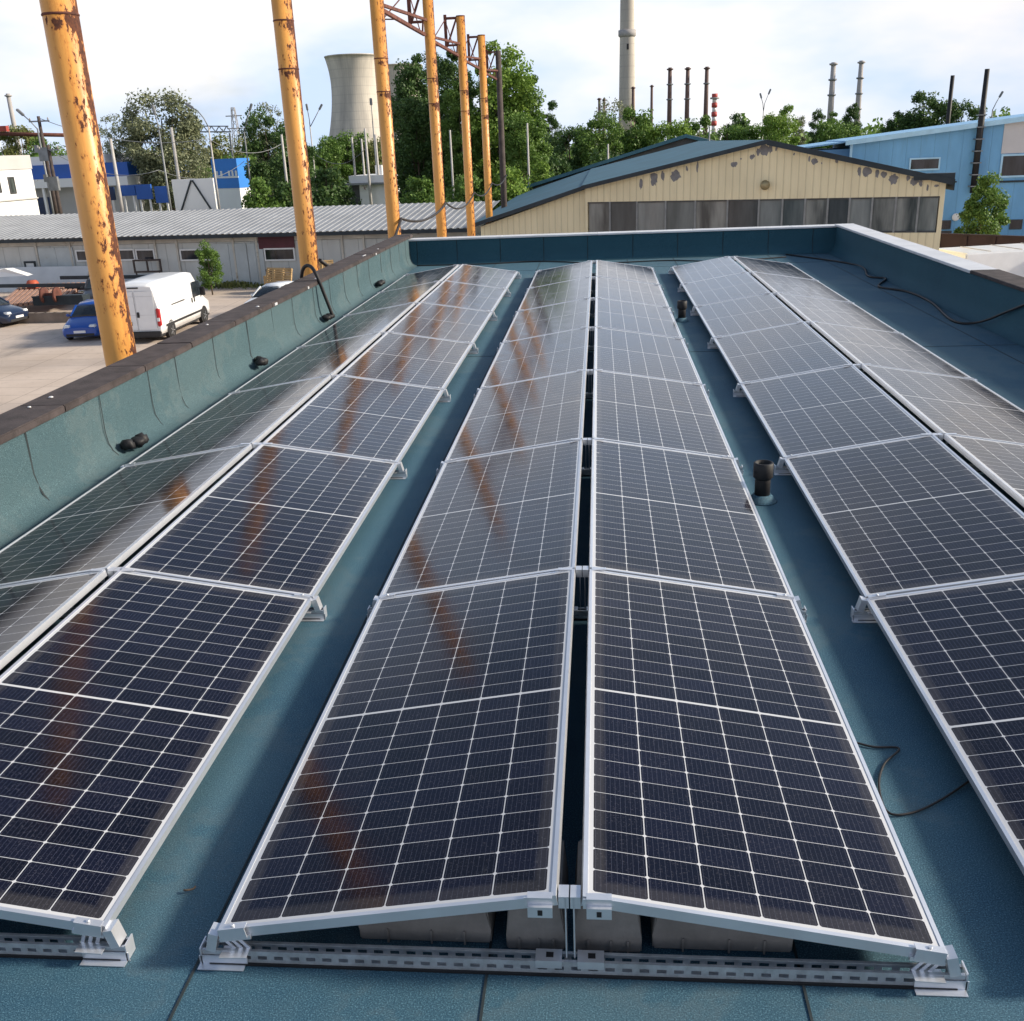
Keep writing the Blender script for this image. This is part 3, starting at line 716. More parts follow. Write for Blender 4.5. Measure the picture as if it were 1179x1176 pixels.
m = MB(); m.prism([(lx+0.15, 0), (-0.004, 0), (-0.004, e0-0.15), (lx+0.15, lz-0.17)], 0.15, 26.0)
m.build('lean_to', M_cream, H)
def slab(x0, z0, x1, z1, y0, y1, th):
    m = MB(); m.prism([(x0, z0), (x1, z1), (x1, z1-th), (x0, z0-th)], y0, y1); return m
m = slab(-0.02, e0, pk[0], pk[1], -0.35, DP+0.3, 0.10); m.prism([(pk[0]+0.002, pk[1]), (LN+0.25, e1-0.05), (LN+0.25, e1-0.15), (pk[0]+0.002, pk[1]-0.10)], -0.35, DP+0.3)
r1 = m.build('roof', M_teal, H)
m = slab(lx-0.2, lz-0.06, -0.024, e0-0.02, -0.2, 26.6, 0.10)
r2 = m.build('roof', M_teal, H); r2['label'] = 'lower teal roof over the lean-to on the left'
m = MB()                                                                                            # dark barge boards
def barge(x0, z0, x1, z1, y, hgt=0.22): m.prism([(x0, z0+0.012), (x1, z1+0.012), (x1, z1-hgt), (x0, z0-hgt)], y-0.03, y-0.001)
barge(-0.02, e0, pk[0], pk[1], -0.35, 0.15); barge(pk[0]+0.001, pk[1], LN+0.25, e1-0.05, -0.35, 0.19); m.build('fascia', M_fascia, H)
m = MB(); barge(lx-0.2, lz-0.06, -0.024, e0-0.02, -0.2, 0.16); m.build('fascia', M_fascia, H)
m = MB(); m.b2(LN+0.252, LN+0.30, -0.35, 3.0, e1-0.42, e1-0.03); m.build('fascia', M_fascia, H)
# eaves return box at the right end
m = MB(); m.b2(LN-1.1, LN+0.28, -0.345, -0.02, e1-0.05, e1+0.18); m.build('eaves_box', M_fascia, H)
# window band
edges = [676, 702, 733, 766, 800, 837, 873, 900, 926, 952, 977, 1003, 1030, 1056, 1081]
bx = [fc.uv(e, 250)[0] for e in edges]
for i, x in enumerate(bx): 
    if 0.13 < x < LN-0.2: m = MB(); m.b2(x-0.035, x+0.035, 0.02, 0.12, wbz+0.002, wtz-0.002); m.build('window_post', M_post, H)
m = MB()
m.b2(0.121, LN-0.161, 0.03, 0.115, wtz-0.06, wtz-0.003); m.b2(0.121, LN-0.161, 0.03, 0.115, wbz+0.003, wbz+0.06)
m.build('window_frame', M_mull, H)
for i in range(len(bx)-1):
    a, b = max(bx[i], 0.125)+0.036, min(bx[i+1], LN-0.165)-0.036
    g = MB(); g.b2(a, b, 0.07, 0.085, wbz+0.061, wtz-0.061)
    g.build('window_pane', M_wins[(i*7+3) % 4 if i < 11 else 3], H)
# peeled patches
def patch(mm, px, py, w_, h_, seed):
    u, z = fc.uv(px, py); rnd = random.Random(seed); s = 37.5/FPX; w2 = w_*s/2; h2 = h_*s/2
    n = 18; pts = []; kk = 0.9
    for i in range(n):
        a = 2*math.pi*i/n; kk = min(1.15, max(0.5, kk+rnd.uniform(-0.28, 0.28))); k = kk
        pts.append((u+math.cos(a)*w2*k, z+math.sin(a)*h2*k*(1.2 if math.sin(a) < 0 and i % 2 else 0.9)))
    mm.bm.faces.new([mm.bm.verts.new((x, -0.004, zz_)) for x, zz_ in pts])
pm = MB()
for i, (px, py, w_, h_) in enumerate([(738, 211, 4, 12), (753, 207, 11, 20), (763, 202, 4, 12), (777, 201, 16, 16), (791, 194, 3, 10), (803, 193, 2.5, 14), (845, 189, 8, 6), (853, 183, 3, 4),
        (866, 181, 8, 9), (873, 175, 8, 14), (880, 172, 11, 13), (887, 172, 5, 11), (894, 171, 3, 8), (914, 178, 3, 4), (932, 183, 2.5, 7), (938, 186, 7, 8), (946, 188, 2, 3), (963, 186, 4, 5),
        (989, 196, 6, 13), (997, 200, 12, 14), (1010, 200, 4, 9), (1018, 202, 8, 10), (1028, 205, 11, 12), (1045, 206, 5, 8), (1053, 208, 9, 9), (1060, 211, 4, 8), (1068, 215, 2.5, 8), (1078, 214, 5, 3)]):
    pm = MB(); patch(pm, px, py, w_, h_, i); pm.build('peeled_patch', M_peel, H)
kx = fc.u.y/fc.u.x*1.0                                   # the hall runs parallel to our own roof, so its plan is skewed
for ch in H.children:
    for v in ch.data.vertices:
        if v.co.y > 0.19: v.co.x += kx*(v.co.y-0.19)
u, z = fc.uv(882, 213); fl = MB(); fl.lathe([(0.02, -0.36), (0.14, -0.34), (0.19, -0.24), (0.12, -0.1), (0.05, -0.06)], 14, (u, 0, z), 'Y'); fl.bar((u, -0.1, z), (u, 0, z-0.1), 0.06)
tag(fl.build('floodlight', weathered('old_brass', (0.30, 0.25, 0.14), 0.3, 6, 0.5, 0.4), loc=fc.o, rotz=fc.rz), 'round brass floodlight fixed on the cream gable wall', 'floodlight')

# ---- hall with dark roof behind it
f2 = Face(at(596, 216, 70.5), at(985, 205, 66.0))
B2 = thing('dark_roofed_hall', 'low hall with dark grey gabled roof behind the cream hall', 'building', f2.o, f2.rz)
a0 = f2.uv(592, 219); pk2 = f2.uv(790, 155.5); xr2 = 2*pk2[0]-a0[0]
m = slab(a0[0], a0[1], pk2[0], pk2[1], 0, 20, 0.14); m.prism([(pk2[0]+0.002, pk2[1]), (xr2, a0[1]), (xr2, a0[1]-0.14), (pk2[0]+0.002, pk2[1]-0.14)], 0, 20); m.build('roof', M_dkroof, B2)
m = MB(); m.prism([(a0[0]+0.3, 0), (xr2-0.3, 0), (xr2-0.3, a0[1]-0.2), (pk2[0], pk2[1]-0.2), (a0[0]+0.3, a0[1]-0.2)], 0.3, 19.7); m.build('wall', M_dkroof, B2)
m = MB(); m.prism([(a0[0], a0[1]+0.05), (pk2[0], pk2[1]+0.05), (pk2[0], pk2[1]-0.18), (a0[0], a0[1]-0.18)], -0.06, -0.002); m.prism([(pk2[0]+0.002, pk2[1]+0.05), (xr2, a0[1]+0.05), (xr2, a0[1]-0.18), (pk2[0]+.002, pk2[1]-0.18)], -0.06, -0.002)
m.build('fascia', M_teal, B2)

# ---- blue hall on the right
M_blue = mat_siding('sky_blue_siding', (0.165, 0.40, 0.66), 0.9, 0.25, (0.16, 0.24, 0.34), 0.45)
M_bluet = weathered('light_blue_trim', (0.40, 0.64, 0.82), 0.1, 1.5, 0.5)
M_blueroof = weathered('blue_roof_sheet', (0.22, 0.43, 0.66), 0.1, 0.8, 0.6)
M_darkglass = mat_glass_dark('dark_glass', (0.012, 0.014, 0.018), (0.05, 0.055, 0.07), 0.5)
M_greypanel = weathered('pale_grey_panel', (0.56, 0.55, 0.56), 0.06, 1, 0.6)
fb = Face(at(980, 180, 68.0), at(1179, 160, 66.0))
HB = thing('blue_hall', 'tall sky blue metal hall with dark windows at the right', 'building', fb.o, fb.rz)
za = fb.uv(980, 163)[1]; zb_ = fb.uv(1179, 136)[1]; xb = fb.uv(1179, 136)[0]; k = (zb_-za)/xb
xm = 19.0; zm = za+k*xm
m = MB(); m.prism([(0, 0), (xm*2, 0), (xm*2, za), (xm, zm), (0, za)], 0, 9); m.build('wall', M_blue, HB)
m = slab(-0.5, za-0.5*k+0.10, xm, zm+0.10, -0.45, 9.4, 0.098); m.prism([(xm+.002, zm+.1), (2*xm+.5, za-.5*k+.1), (2*xm+.5, za-.5*k+.002), (xm+.002, zm+.002)], -0.45, 9.4); m.build('roof', M_blueroof, HB)
m = MB(); m.prism([(-0.5, za-0.5*k+0.115), (xm, zm+0.115), (xm, zm-0.2), (-0.5, za-0.5*k-0.2)], -0.50, -0.452); m.build('fascia', M_bluet, HB)
wx0, wz0 = fb.uv(1046, 197); wx1, wz1 = fb.uv(1083, 181)
def window(parent, x0, x1, z0, z1, mf, mg, y=-0.02, fr=0.1, name='window'):
    w_ = MB(); w_.b2(x0, x1, y-0.06, y, z0, z0+fr); w_.b2(x0, x1, y-0.06, y, z1-fr, z1); w_.b2(x0, x0+fr, y-0.06, y, z0+fr, z1-fr); w_.b2(x1-fr, x1, y-0.06, y, z0+fr, z1-fr)
    o = w_.build(name, mf, parent); g_ = MB(); g_.b2(x0+fr, x1-fr, y-0.03, y-0.012, z0+fr, z1-fr); g_.build('pane', mg, o); return o
window(HB, wx0, wx1, wz0, wz1, M_bluet, M_darkglass)
x0, z1 = fb.uv(1153, 178); x1, z0 = fb.uv(1179, 204); window(HB, x0, x1+4, z0, z1, M_bluet, M_darkglass, fr=0.12)
m = MB(); x0, zt_ = fb.uv(1157, 140); m.prism([(x0, fb.uv(1157, 177)[1]), (x0+7, fb.uv(1157, 177)[1]), (x0+7, zt_+7*k-0.1), (x0, zt_-0.05)], -0.05, -0.004); m.build('grey_panel', M_greypanel, HB)
m = MB(); x0, z0 = fb.uv(1085, 210); m.b2(x0-1.0, x0+0.9, -0.12, -0.004, z0-0.05, z0+0.05); x2, z2 = fb.uv(1165, 209); m.b2(x2-1.2, x2+5, -0.12, -0.004, z2-0.06, z2+0.06); m.build('ledge', M_fascia, HB)
for pxa, pxb, pya, pyb in ((1083, 1094, 254, 264), (1083, 1094, 266, 279), (1140, 1152, 255, 266), (1163, 1176, 253, 264)):
    xa, zb2 = fb.uv(pxa, pya); xc, zc2 = fb.uv(pxb, pyb); window(HB, xa, xc, max(zc2, 0.05), zb2, M_mull, M_darkglass, fr=0.07)
m = MB(); x3 = fb.uv(979, 170)[0]; m.bar((x3+0.05, -0.12, 0), (x3+0.05, -0.12, za-0.2), 0.16)
m.build('downpipe', M_bluet, HB)
# lower wing, to the left behind
m = MB(); x4 = fb.uv(916, 160)[0]; m.b2(x4, -0.003, 0.8, 9, 0, za-0.5); m.build('side_wing', weathered('shade_blue_wall', (0.12, 0.29, 0.52), 0.12, 1, 0.6), HB)  # wing wall darker than the main siding: its shade is in the colour
m = MB(); m.prism([(x4-0.3, za-0.35), (-0.004, za+0.05), (-0.004, za-0.05), (x4-0.3, za-0.45)], 0.4, 9); m.build('wing_roof', M_blueroof, HB)
# black flue on its wall
m = thing('flue_pipe', 'tall black flue pipe fixed to the blue hall wall', 'flue pipe', fb.o, fb.rz)
xf, zf0 = fb.uv(1118, 222); ztop = fb.uv(1136, 80)[1]
t_ = MB(); t_.lathe([(0.21, zf0), (0.21, zf0+5.2), (0.17, zf0+5.25), (0.15, ztop)], 16, (xf, -0.45, 0)); t_.build('pipe', M_black, m)
t_ = MB()
for i in range(7): t_.b2(xf-0.26, xf+0.26, -0.70, -0.005, zf0+0.4+i*0.75, zf0+0.47+i*0.75)
t_.build('bracket', M_greysteel, m)
# thin chimney behind the blue hall
def stack(px, ptop, pbase_w, t, label, mat, rings=0, name='smokestack', ptopw=None, cap=True):
    p = at(px, ptop, t); w0 = pbase_w*t/FPX/2; w1 = (ptopw or pbase_w*0.8)*t/FPX/2; h = p.z-GZ
    dirn = 0
    S = thing(name, label, 'smokestack', (p.x, p.y, GZ))
    m = MB(); m.lathe([(w0, 0), (w0*0.5+w1*0.5, h*0.6), (w1, h)], 20); m.build('shaft', mat, S)
    for i in range(rings):
        z = h*(1-0.02-0.17*i); r = w1*1.05
        q = MB(); q.lathe([(r*1.0, z-w1*0.5), (r*1.7, z-w1*0.25), (r*1.7, z+w1*0.35), (r*1.55, z+w1*0.35), (r*1.5, z-w1*0.1), (r, z-w1*0.1)], 16); q.build('platform', M_greysteel if i else mat, S)
    return S
M_stackdark = weathered('stack_dark_red', (0.12, 0.075, 0.065), 0.3, 0.15, 0.7)
M_stackgrey = weathered('stack_grey', (0.36, 0.34, 0.33), 0.2, 0.12, 0.7)
M_towerconc = None
stack(1097, 87, 5.5, 95, 'thin black chimney rising behind the blue hall', M_black, 0, 'chimney')

# ---- power station in the distance
def mat_tower():
    a = NT('cooling_tower_concrete'); a.set(0.9, 0, 0.2)
    c = a.ramp(a.noise(0.05, 7, 0.62, stretch=(1.6, 1.6, 0.25)), [(0.3, (0.36, 0.33, 0.30)), (0.7, (0.68, 0.62, 0.53))])
    s = a.n('ShaderNodeSeparateXYZ'); a.l(a.coord(), s.inputs[0])
    at_ = a.math('ARCTAN2', s.outputs[1], s.outputs[0]); f = a.math('ABSOLUTE', a.math('SUBTRACT', a.math('FRACT', a.math('MULTIPLY', at_, 11)), 0.5))
    c = a.mix(a.math('MULTIPLY', a.math('GREATER_THAN', f, 0.44), 0.25), c, (0.25, 0.23, 0.22))
    h = a.math('ABSOLUTE', a.math('SUBTRACT', a.math('FRACT', a.math('MULTIPLY', s.outputs[2], 0.14)), 0.5))
    c = a.mix(a.math('MULTIPLY', a.math('GREATER_THAN', h, 0.45), 0.25), c, (0.28, 0.26, 0.25))
    a.base(c); return a.m
M_tower = mat_tower()
def ctower(pxc, pytop, wpx, t, label):
    p = at(pxc, pytop, t); rt = wpx*t/FPX/2; h = p.z-GZ
    S = thing('cooling_tower', label, 'cooling tower', (p.x, p.y, GZ))
    prof = []
    zt = 0.72; rw = rt*0.86
    for i in range(25):
        s = i/24; d = (s-zt)/(1-zt) if s > zt else (zt-s)/zt
        b = rt if s > zt else rt*1.30
        prof.append((math.sqrt(rw*rw+(b*b-rw*rw)*d*d), 6+(h-6)*s))
    prof += [(rt*1.015, h), (rt*1.015, h+1.0), (rt*0.97, h+1.0), (rt*0.93, h-6)]
    m = MB(); m.lathe(prof, 56, cap=False); m.build('shell', M_tower, S)
    m = MB()
    for i in range(28):
        a0 = 2*math.pi*i/28; r = rt*1.3
        m.bar((r*1.03*math.cos(a0), r*1.03*math.sin(a0), 0), (r*math.cos(a0+.1), r*math.sin(a0+.1), 6.5), 1.0)
    m.build('leg_ring', M_tower, S)
ctower(405.5, 66, 63, 900, 'large concrete cooling tower standing clear left of the third yellow pole')
ctower(457, 77, 58, 1010, 'pale cooling tower half hidden behind the third yellow pole and trees')
def big_chimney():
    t = 700; p = at(722, 100, t); S = thing('power_station_chimney', 'huge concrete chimney rising out of the picture above the trees', 'chimney', (p.x, p.y, GZ))
    z100 = p.z-GZ; z10 = at(721.5, 10, t).z-GZ; r100 = 18.2*t/FPX/2; r10 = 15.6*t/FPX/2; sl_ = (r10-r100)/(z10-z100); h = 190
    m = MB(); m.lathe([(r100-sl_*z100, 0), (r100, z100), (r10, z10), (r10+sl_*(h-z10), h)], 28); m.build('shaft', M_tower, S)
    zr = at(722, 40, t).z-GZ; rr = r100+sl_*(zr-z100); m = MB(); m.lathe([(rr, zr-3), (rr+1.1, zr-2), (rr+1.1, zr+1.6), (rr+0.9, zr+1.6), (rr+0.9, zr-1.4), (rr, zr-1.4)], 28); m.build('platform', M_stackgrey, S)
    zr = at(722, 56, t).z-GZ; m = MB(); m.box((0.3, -rr-0.1, zr), (1.3, 0.8, 3.6)); m.build('opening', M_black, S)
big_chimney()
stack(771.5, 78, 6.0, 520, 'leftmost of three dark red stacks right of the huge chimney', M_stackdark, 3, ptopw=4.2)
stack(792, 77.5, 6.0, 520, 'middle of three dark red stacks right of the huge chimney', M_stackdark, 3, ptopw=4.2)
stack(814, 77, 6.0, 520, 'rightmost of three dark red stacks right of the huge chimney', M_stackdark, 2, ptopw=4.2)
stack(750.5, 98, 3.6, 520, 'short thin dark stack between huge chimney and three red stacks', M_stackdark, 1, ptopw=2.8)
stack(729, 100, 4.0, 620, 'short brown stack close beside the huge chimney', M_stackdark, 1, ptopw=3.2)
stack(690, 113, 3.4, 560, 'short dark stack left of the huge chimney above the trees', M_stackdark, 1, ptopw=3.0)
stack(695.5, 114, 3.4, 560, 'short dark stack nearest the huge chimney on its left', M_stackdark, 1, ptopw=3.0)
stack(960, 72, 7.6, 420, 'left one of the two grey stacks above the poplars', M_stackgrey, 3, ptopw=5.4)
stack(992, 70, 7.6, 420, 'right one of the two grey stacks above the poplars', M_stackgrey, 4, ptopw=5.0)
# red and white striped mast
def mast():
    t = 430; p = at(823, 108, t); S = thing('striped_mast', 'short red and white banded mast right of the three stacks', 'mast', (p.x, p.y, GZ)); h = p.z-GZ
    z0 = at(823, 150, t).z-GZ
    n = 8
    for i in range(n):
        m = MB(); a = z0+(h-z0)*i/n; b = z0+(h-z0)*(i+1)/n; r = 1.25 if i % 2 else 0.95
        m.lathe([(r, a+.01), (r, b-.01)], 10); o = m.build('band', paint('mast_white', (0.7, 0.68, 0.66), 0.6) if i % 2 == 0 else weathered('mast_red', (0.40, 0.06, 0.05), 0.2, 1, 0.6), S)
    m = MB(); m.lathe([(2.0, h-2.2), (2.0, h-1.5)], 10); m.lathe([(1.0, 0), (1.0, z0)], 8); m.build('platform', M_stackgrey, S)
mast()
# ------------------------------------------------------------------ long white shed
M_shedroof = weathered('white_corrugated_sheet', (0.29, 0.30, 0.315), 0.16, 0.5, 0.55, 0.1, dirt=(0.30, 0.28, 0.26), dirt_at=0.66)
M_shedwall = mat_siding('grey_white_shed_wall', (0.53, 0.54, 0.52), 1.15, 0.5, (0.34, 0.29, 0.22), 0.6)
M_shedtop = weathered('weathered_cream_board', (0.52, 0.49, 0.43), 0.2, 0.8, 0.8, dirt=(0.30, 0.24, 0.18), dirt_at=0.6)
fs = Face(at(0, 272, 63.5), at(545, 260, 57.5))
x0 = -14.0; x1 = fs.len-0.2
SH = thing('long_shed', 'long low grey white shed with pale corrugated roof beyond the yard', 'shed', fs.o, fs.rz)
ze = (fs.uv(20, 270)[1]+fs.uv(300, 269)[1])/2
m = MB(); m.b2(x0, x1, 0, 6.5, 0, ze-0.62); m.build('wall', M_shedwall, SH)
m = MB(); m.b2(x0, x1, -0.03, 6.4, ze-0.60, ze-0.02); m.build('upper_boards', M_shedtop, SH)
zr_ = ze+0.95
m = MB(); rows = []; pitch = 0.42; x = x0-0.3
xs = []
while x < x1+0.3: xs += [(x, 0), (x+0.22, 0), (x+0.25, 0.036), (x+0.39, 0.036)]; x += pitch
for yy, zz_ in ((-0.75, ze-0.1), (7.2, zr_)):
    rows.append([m.bm.verts.new((a, yy, zz_+h)) for a, h in xs])
for i in range(len(xs)-1): m.bm.faces.new((rows[0][i], rows[0][i+1], rows[1][i+1], rows[1][i]))
m.build('corrugated_roof', M_shedroof, SH)
m = MB(); m.b2(x0-0.3, x1+0.3, -0.73, -0.66, ze-0.32, ze-0.115); m.build('eaves_board', M_fascia, SH)
M_wframe = weathered('white_window_frame', (0.74, 0.74, 0.73), 0.06, 3, 0.5)
for pa, pb, ya, yb in ((87, 108, 288, 301), (118, 135, 288, 301), (133, 157, 287, 300), (156, 180, 287, 300), (207, 246, 287, 300), (304, 341, 286, 300)):
    a, zt_ = fs.uv(pa, ya); b, zb2 = fs.uv(pb, yb); window(SH, a, b, zb2, zt_, M_wframe, M_darkglass, y=-0.035, fr=0.09)
m = MB(); a, zt_ = fs.uv(297, 271); b, zb2 = fs.uv(340, 286); m.b2(a, b, -0.09, -0.032, zb2, zt_); m.build('maroon_panel', weathered('maroon_panel', (0.09, 0.02, 0.03), 0.25, 1, 0.6), SH)
a, zt_ = fs.uv(28, 301); b, zb2 = fs.uv(43, 311); window(SH, a, b, zb2, zt_, M_fascia, M_wframe, y=-0.033, fr=0.12, name='broken_window')
for pa, pb in ((243, 285), (44, 85), (285, 304)):
    a, _ = fs.uv(pa, 290); b, _ = fs.uv(pb, 290)
    m = MB(); m.b2(a+.03, (a+b)/2-.01, -0.075, -0.031, 0.03, ze-0.72); m.b2((a+b)/2+.01, b-.03, -0.075, -0.031, 0.03, ze-0.72)
    m.build('door', weathered('pale_blue_grey_door', (0.46, 0.50, 0.51), 0.12, 0.8, 0.65, dirt=(0.3, 0.26, 0.2), dirt_at=0.66), SH)
for pa in (43, 82, 180, 205, 270, 297, 395, 420):
    a, _ = fs.uv(pa, 290); m = MB(); m.b2(a-0.06, a+0.06, -0.10, -0.032, 0, ze-0.03)
    m.build('post', M_shedtop, SH)

# ---- white two storey block at the left edge
M_white = weathered('white_render', (0.78, 0.78, 0.77), 0.05, 0.4, 0.7, dirt=(0.55, 0.54, 0.52), dirt_at=0.7)
M_whitegrey = weathered('grey_render', (0.48, 0.47, 0.46), 0.08, 0.4, 0.7)
fw = Face(at(-70, 186, 71.0), at(33, 180, 80.0))
WB = thing('white_block', 'white flat roofed block with two windows at the left edge', 'building', fw.o, fw.rz); ZW = fw.uv(20, 179)[1]; ln = fw.len
m = MB(); m.b2(0, ln, 0, 9, 0, ZW-1.05); m.build('wall', M_white, WB)
m = MB(); m.b2(-0.05, ln+0.05, -0.08, 9.05, ZW-1.05, ZW); m.build('parapet_band', M_whitegrey, WB)
m = MB(); m.b2(-0.05, ln+0.03, -0.14, -0.001, fw.uv(10, 230)[1]-0.1, fw.uv(10, 230)[1]); m.build('ledge', M_whitegrey, WB)
for pa, pb, ya, yb in ((8, 19, 204, 223), (-12, 2, 206, 222)):
    a, zt_ = fw.uv(pa, ya); b, zb2 = fw.uv(pb, yb); window(WB, a, b, zb2, zt_, M_mull, M_win, y=-0.01, fr=0.1)
# ---- blue shop
M_cobalt = weathered('cobalt_blue_sheet', (0.020, 0.105, 0.42), 0.12, 0.6, 0.5)
M_navy = weathered('navy_opening', (0.015, 0.035, 0.10), 0.4, 0.6, 0.4)
fp_ = Face(at(28, 240, 100), at(160, 236, 98))
BS = thing('blue_shop', 'low shop with cobalt blue fascia and white canopy left behind the shed', 'building', fp_.o, fp_.rz)
zt_ = fp_.uv(60, 190)[1]; zm_ = fp_.uv(60, 206)[1]; zc = fp_.uv(60, 216)[1]; ln = fp_.len
m = MB(); m.b2(0, ln, 0, 12, 0, zc); m.build('wall', M_whitegrey, BS)
m = MB(); m.b2(-0.1, ln, -1.0, 12, zm_, zt_); m.build('fascia', M_cobalt, BS)
m = MB(); m.b2(-0.1, ln+0.1, -1.6, 11.8, zc, zm_-0.003); m.build('canopy', M_white, BS)
m = MB(); m.b2(0.0, ln*0.8, -0.5, 12.2, zt_+0.003, zt_+0.8); m.build('roof_edge', M_white, BS)
a, _ = fp_.uv(37, 230); b, _ = fp_.uv(62, 230); m = MB(); m.b2(a, b, -0.2, -0.004, 0, zc-0.9); m.build('entrance', M_navy, BS)
m = MB()
for px in (34, 50, 62, 130): a, _ = fp_.uv(px, 230); m.b2(a-0.12, a+0.12, -1.5, -1.26, 0, zc-0.004)
m.build('canopy_post', M_white, BS)
for i, (pa, pb, ya, yb) in enumerate(((122, 133, 215, 231), (139, 157, 213, 226), (158, 176, 212, 230), (180, 196, 214, 234))):
    A = at(pa, yb, 92); Bp = at(pb, ya, 92); m = MB(); m.b2(A.x, Bp.x, A.y, A.y+0.25, A.z-GZ, Bp.z-GZ)
    T = thing('sign_board', ['dark blue board right of the thick yellow pole', 'bright blue board by the concrete post left of the willow', 'blue board seen through the willow branches', 'blue board at the foot of the willow'][i], 'board', (0, 0, GZ), 0, 'blue boards behind the willow')
    m.build('panel', M_cobalt if i else M_navy, T); m = MB(); m.b2(A.x+.2, A.x+.35, A.y+.05, A.y+.2, 0, A.z-GZ-.002); m.b2(Bp.x-.35, Bp.x-.2, A.y+.05, A.y+.2, 0, A.z-GZ-.002); m.build('leg', M_white, T)
# ---- blue box building with white letters band
fq = Face(at(247, 218, 132), at(276, 217, 130))
BX = thing('blue_box_building', 'small bright blue box building with white stripes right of the willow', 'building', fq.o, fq.rz); zt_ = fq.uv(260, 183)[1]; zb2 = fq.uv(260, 217)[1]; ln = fq.len
m = MB(); m.b2(0, ln, 0, 2.5, zb2, zt_); m.build('wall', weathered('azure_sheet', (0.025, 0.20, 0.62), 0.08, 0.4, 0.5), BX)
m = MB(); m.b2(0.05, ln-0.05, 0.05, 2.4, 0, zb2-0.003); m.build('base', M_white, BX)
za_ = fq.uv(260, 197)[1]; zc_ = fq.uv(260, 203)[1]
for px in (250, 255, 264, 268, 272): a, _ = fq.uv(px, 200); m = MB(); m.b2(a-0.16, a+0.16, -0.06, -0.003, zc_, za_); m.build('white_stripe', M_white, BX)
m = MB(); a0_, _ = fq.uv(248, 200); a1_, _ = fq.uv(274, 200); m.b2(a0_, a1_, -0.05, -0.002, zc_-0.25, zc_-0.02); m.build('white_line', M_white, BX)
# ---- white billboard seen from behind
A = at(203, 246, 78); Bq = at(250, 244, 77); ff = Face(A, Bq)
BB = thing('billboard', 'blank white board with dark A shaped brace behind the shed roof', 'billboard', ff.o, ff.rz); zt_ = ff.uv(225, 206)[1]; zb2 = ff.uv(225, 246)[1]; ln = ff.len
m = MB(); m.b2(0, ln, 0, 0.15, zb2, zt_); m.build('board', M_white, BB)
m = MB(); m.bar((0.4, -0.06, zb2), (ln*0.5-.05, -0.06, zt_-0.1), 0.10); m.bar((ln-0.3, -0.061, zb2), (ln*0.5+.05, -0.061, zt_-0.1), 0.10); m.bar((0, -.07, zb2), (ln, -.07, zb2), 0.1); m.build('brace', M_fascia, BB)
m = MB(); m.b2(0.3, 0.45, 0.2, 0.35, 0, zt_-.1); m.b2(ln-.45, ln-.3, 0.2, 0.35, 0, zt_-.1); m.build('leg', M_greysteel, BB)
# ---- small white house among the poles
fh = Face(at(404, 232, 112), at(446, 230, 111))
WH = thing('white_house', 'small white house with flat roof glimpsed between bushes and third yellow pole', 'house', fh.o, fh.rz); ln = fh.len; zt_ = fh.uv(425, 202)[1]
m = MB(); m.b2(0, ln, 0, 6, 0, zt_); m.build('wall', M_white, WH); m = MB(); z1_ = fh.uv(425, 211)[1]; m.b2(-0.3, ln+0.3, -0.8, 6.2, z1_-0.15, z1_+0.05); m.build('canopy', M_greysteel, WH)
for pa, pb, ya, yb in ((418, 422, 214, 219), (424, 428, 214, 219)):
    a, z1_ = fh.uv(pa, ya); b, z0_ = fh.uv(pb, yb); window(WH, a, b, z0_, z1_, M_wframe, M_darkglass, fr=0.05)
a, _ = fh.uv(404, 220); b, _ = fh.uv(414, 220); m = MB(); m.b2(a, b, -0.06, -0.003, 0, fh.uv(425, 213)[1]); m.build('dark_opening', M_mull, WH)
m = MB(); a, _ = fh.uv(429, 200); m.b2(a-.4, a+.4, 2, 2.8, zt_+.003, zt_+1.0); m.build('chimney', M_white, WH)
# ------------------------------------------------------------------ trees
def crown_mesh(seed, asp, dens, leaf, shape, clumps, spread):
    """crown one metre wide and asp metres high: leaf quads gathered in clumps that fill the outline"""
    rnd = random.Random(seed); m = MB(); C_ = []
    nc = int(clumps*max(0.7, asp))
    for i in range(nc):
        for _ in range(80):
            p = Vector((rnd.uniform(-.5, .5), rnd.uniform(-.5, .5), rnd.uniform(0.02, 1))); rr = math.hypot(p.x, p.y)
            lim = shape(p.z)-spread*0.5
            if rr < max(lim, 0.02) and (rr > lim*0.45 or rnd.random() < 0.3): break
        p.z = min(p.z*asp, asp-spread*0.35); C_.append((p, rnd.uniform(0.55, 1.45)))
    for i in range(int(dens*max(0.7, asp))):
        c, s = C_[rnd.randrange(nc)]
        d = Vector((rnd.gauss(0, 1), rnd.gauss(0, 1), rnd.gauss(0, .75)))
        if d.length > 1.9: d *= 0.6
        d *= spread*s
        p = c+d; sz = leaf*rnd.uniform(0.6, 1.35)
        nr = (d.normalized()*0.5+Vector((rnd.gauss(0, .8), rnd.gauss(0, .8), rnd.gauss(.5, .7)))).normalized()
        a = nr.orthogonal().normalized(); a = Matrix.Rotation(rnd.uniform(0, 6.28), 3, nr) @ a; b = nr.cross(a)
        l = sz; w_ = sz*rnd.uniform(.5, .85)
        m.quad(p-a*l*.5, p+b*w_*.5-a*l*.05, p+a*l*.5, p-b*w_*.5-a*l*.05)
    me = bpy.data.meshes.new('crown'); m.bm.to_mesh(me); m.bm.free(); return me, C_
SH_ROUND = lambda z: 0.5*max(0, 1-abs((z-0.5)/0.5)**3.0)**0.45
SH_WIDE = lambda z: 0.5*min(1, (1-z)**0.45*1.15)*min(1, 0.55+z*1.6)
SH_POP = lambda z: 0.48*min(1, (1-z)*2.6+0.15)*min(1, 0.5+z*3)
SH_CONE = lambda z: 0.5*min(1, (1-z)*1.7+0.08)*min(1, 0.5+z*2.2)
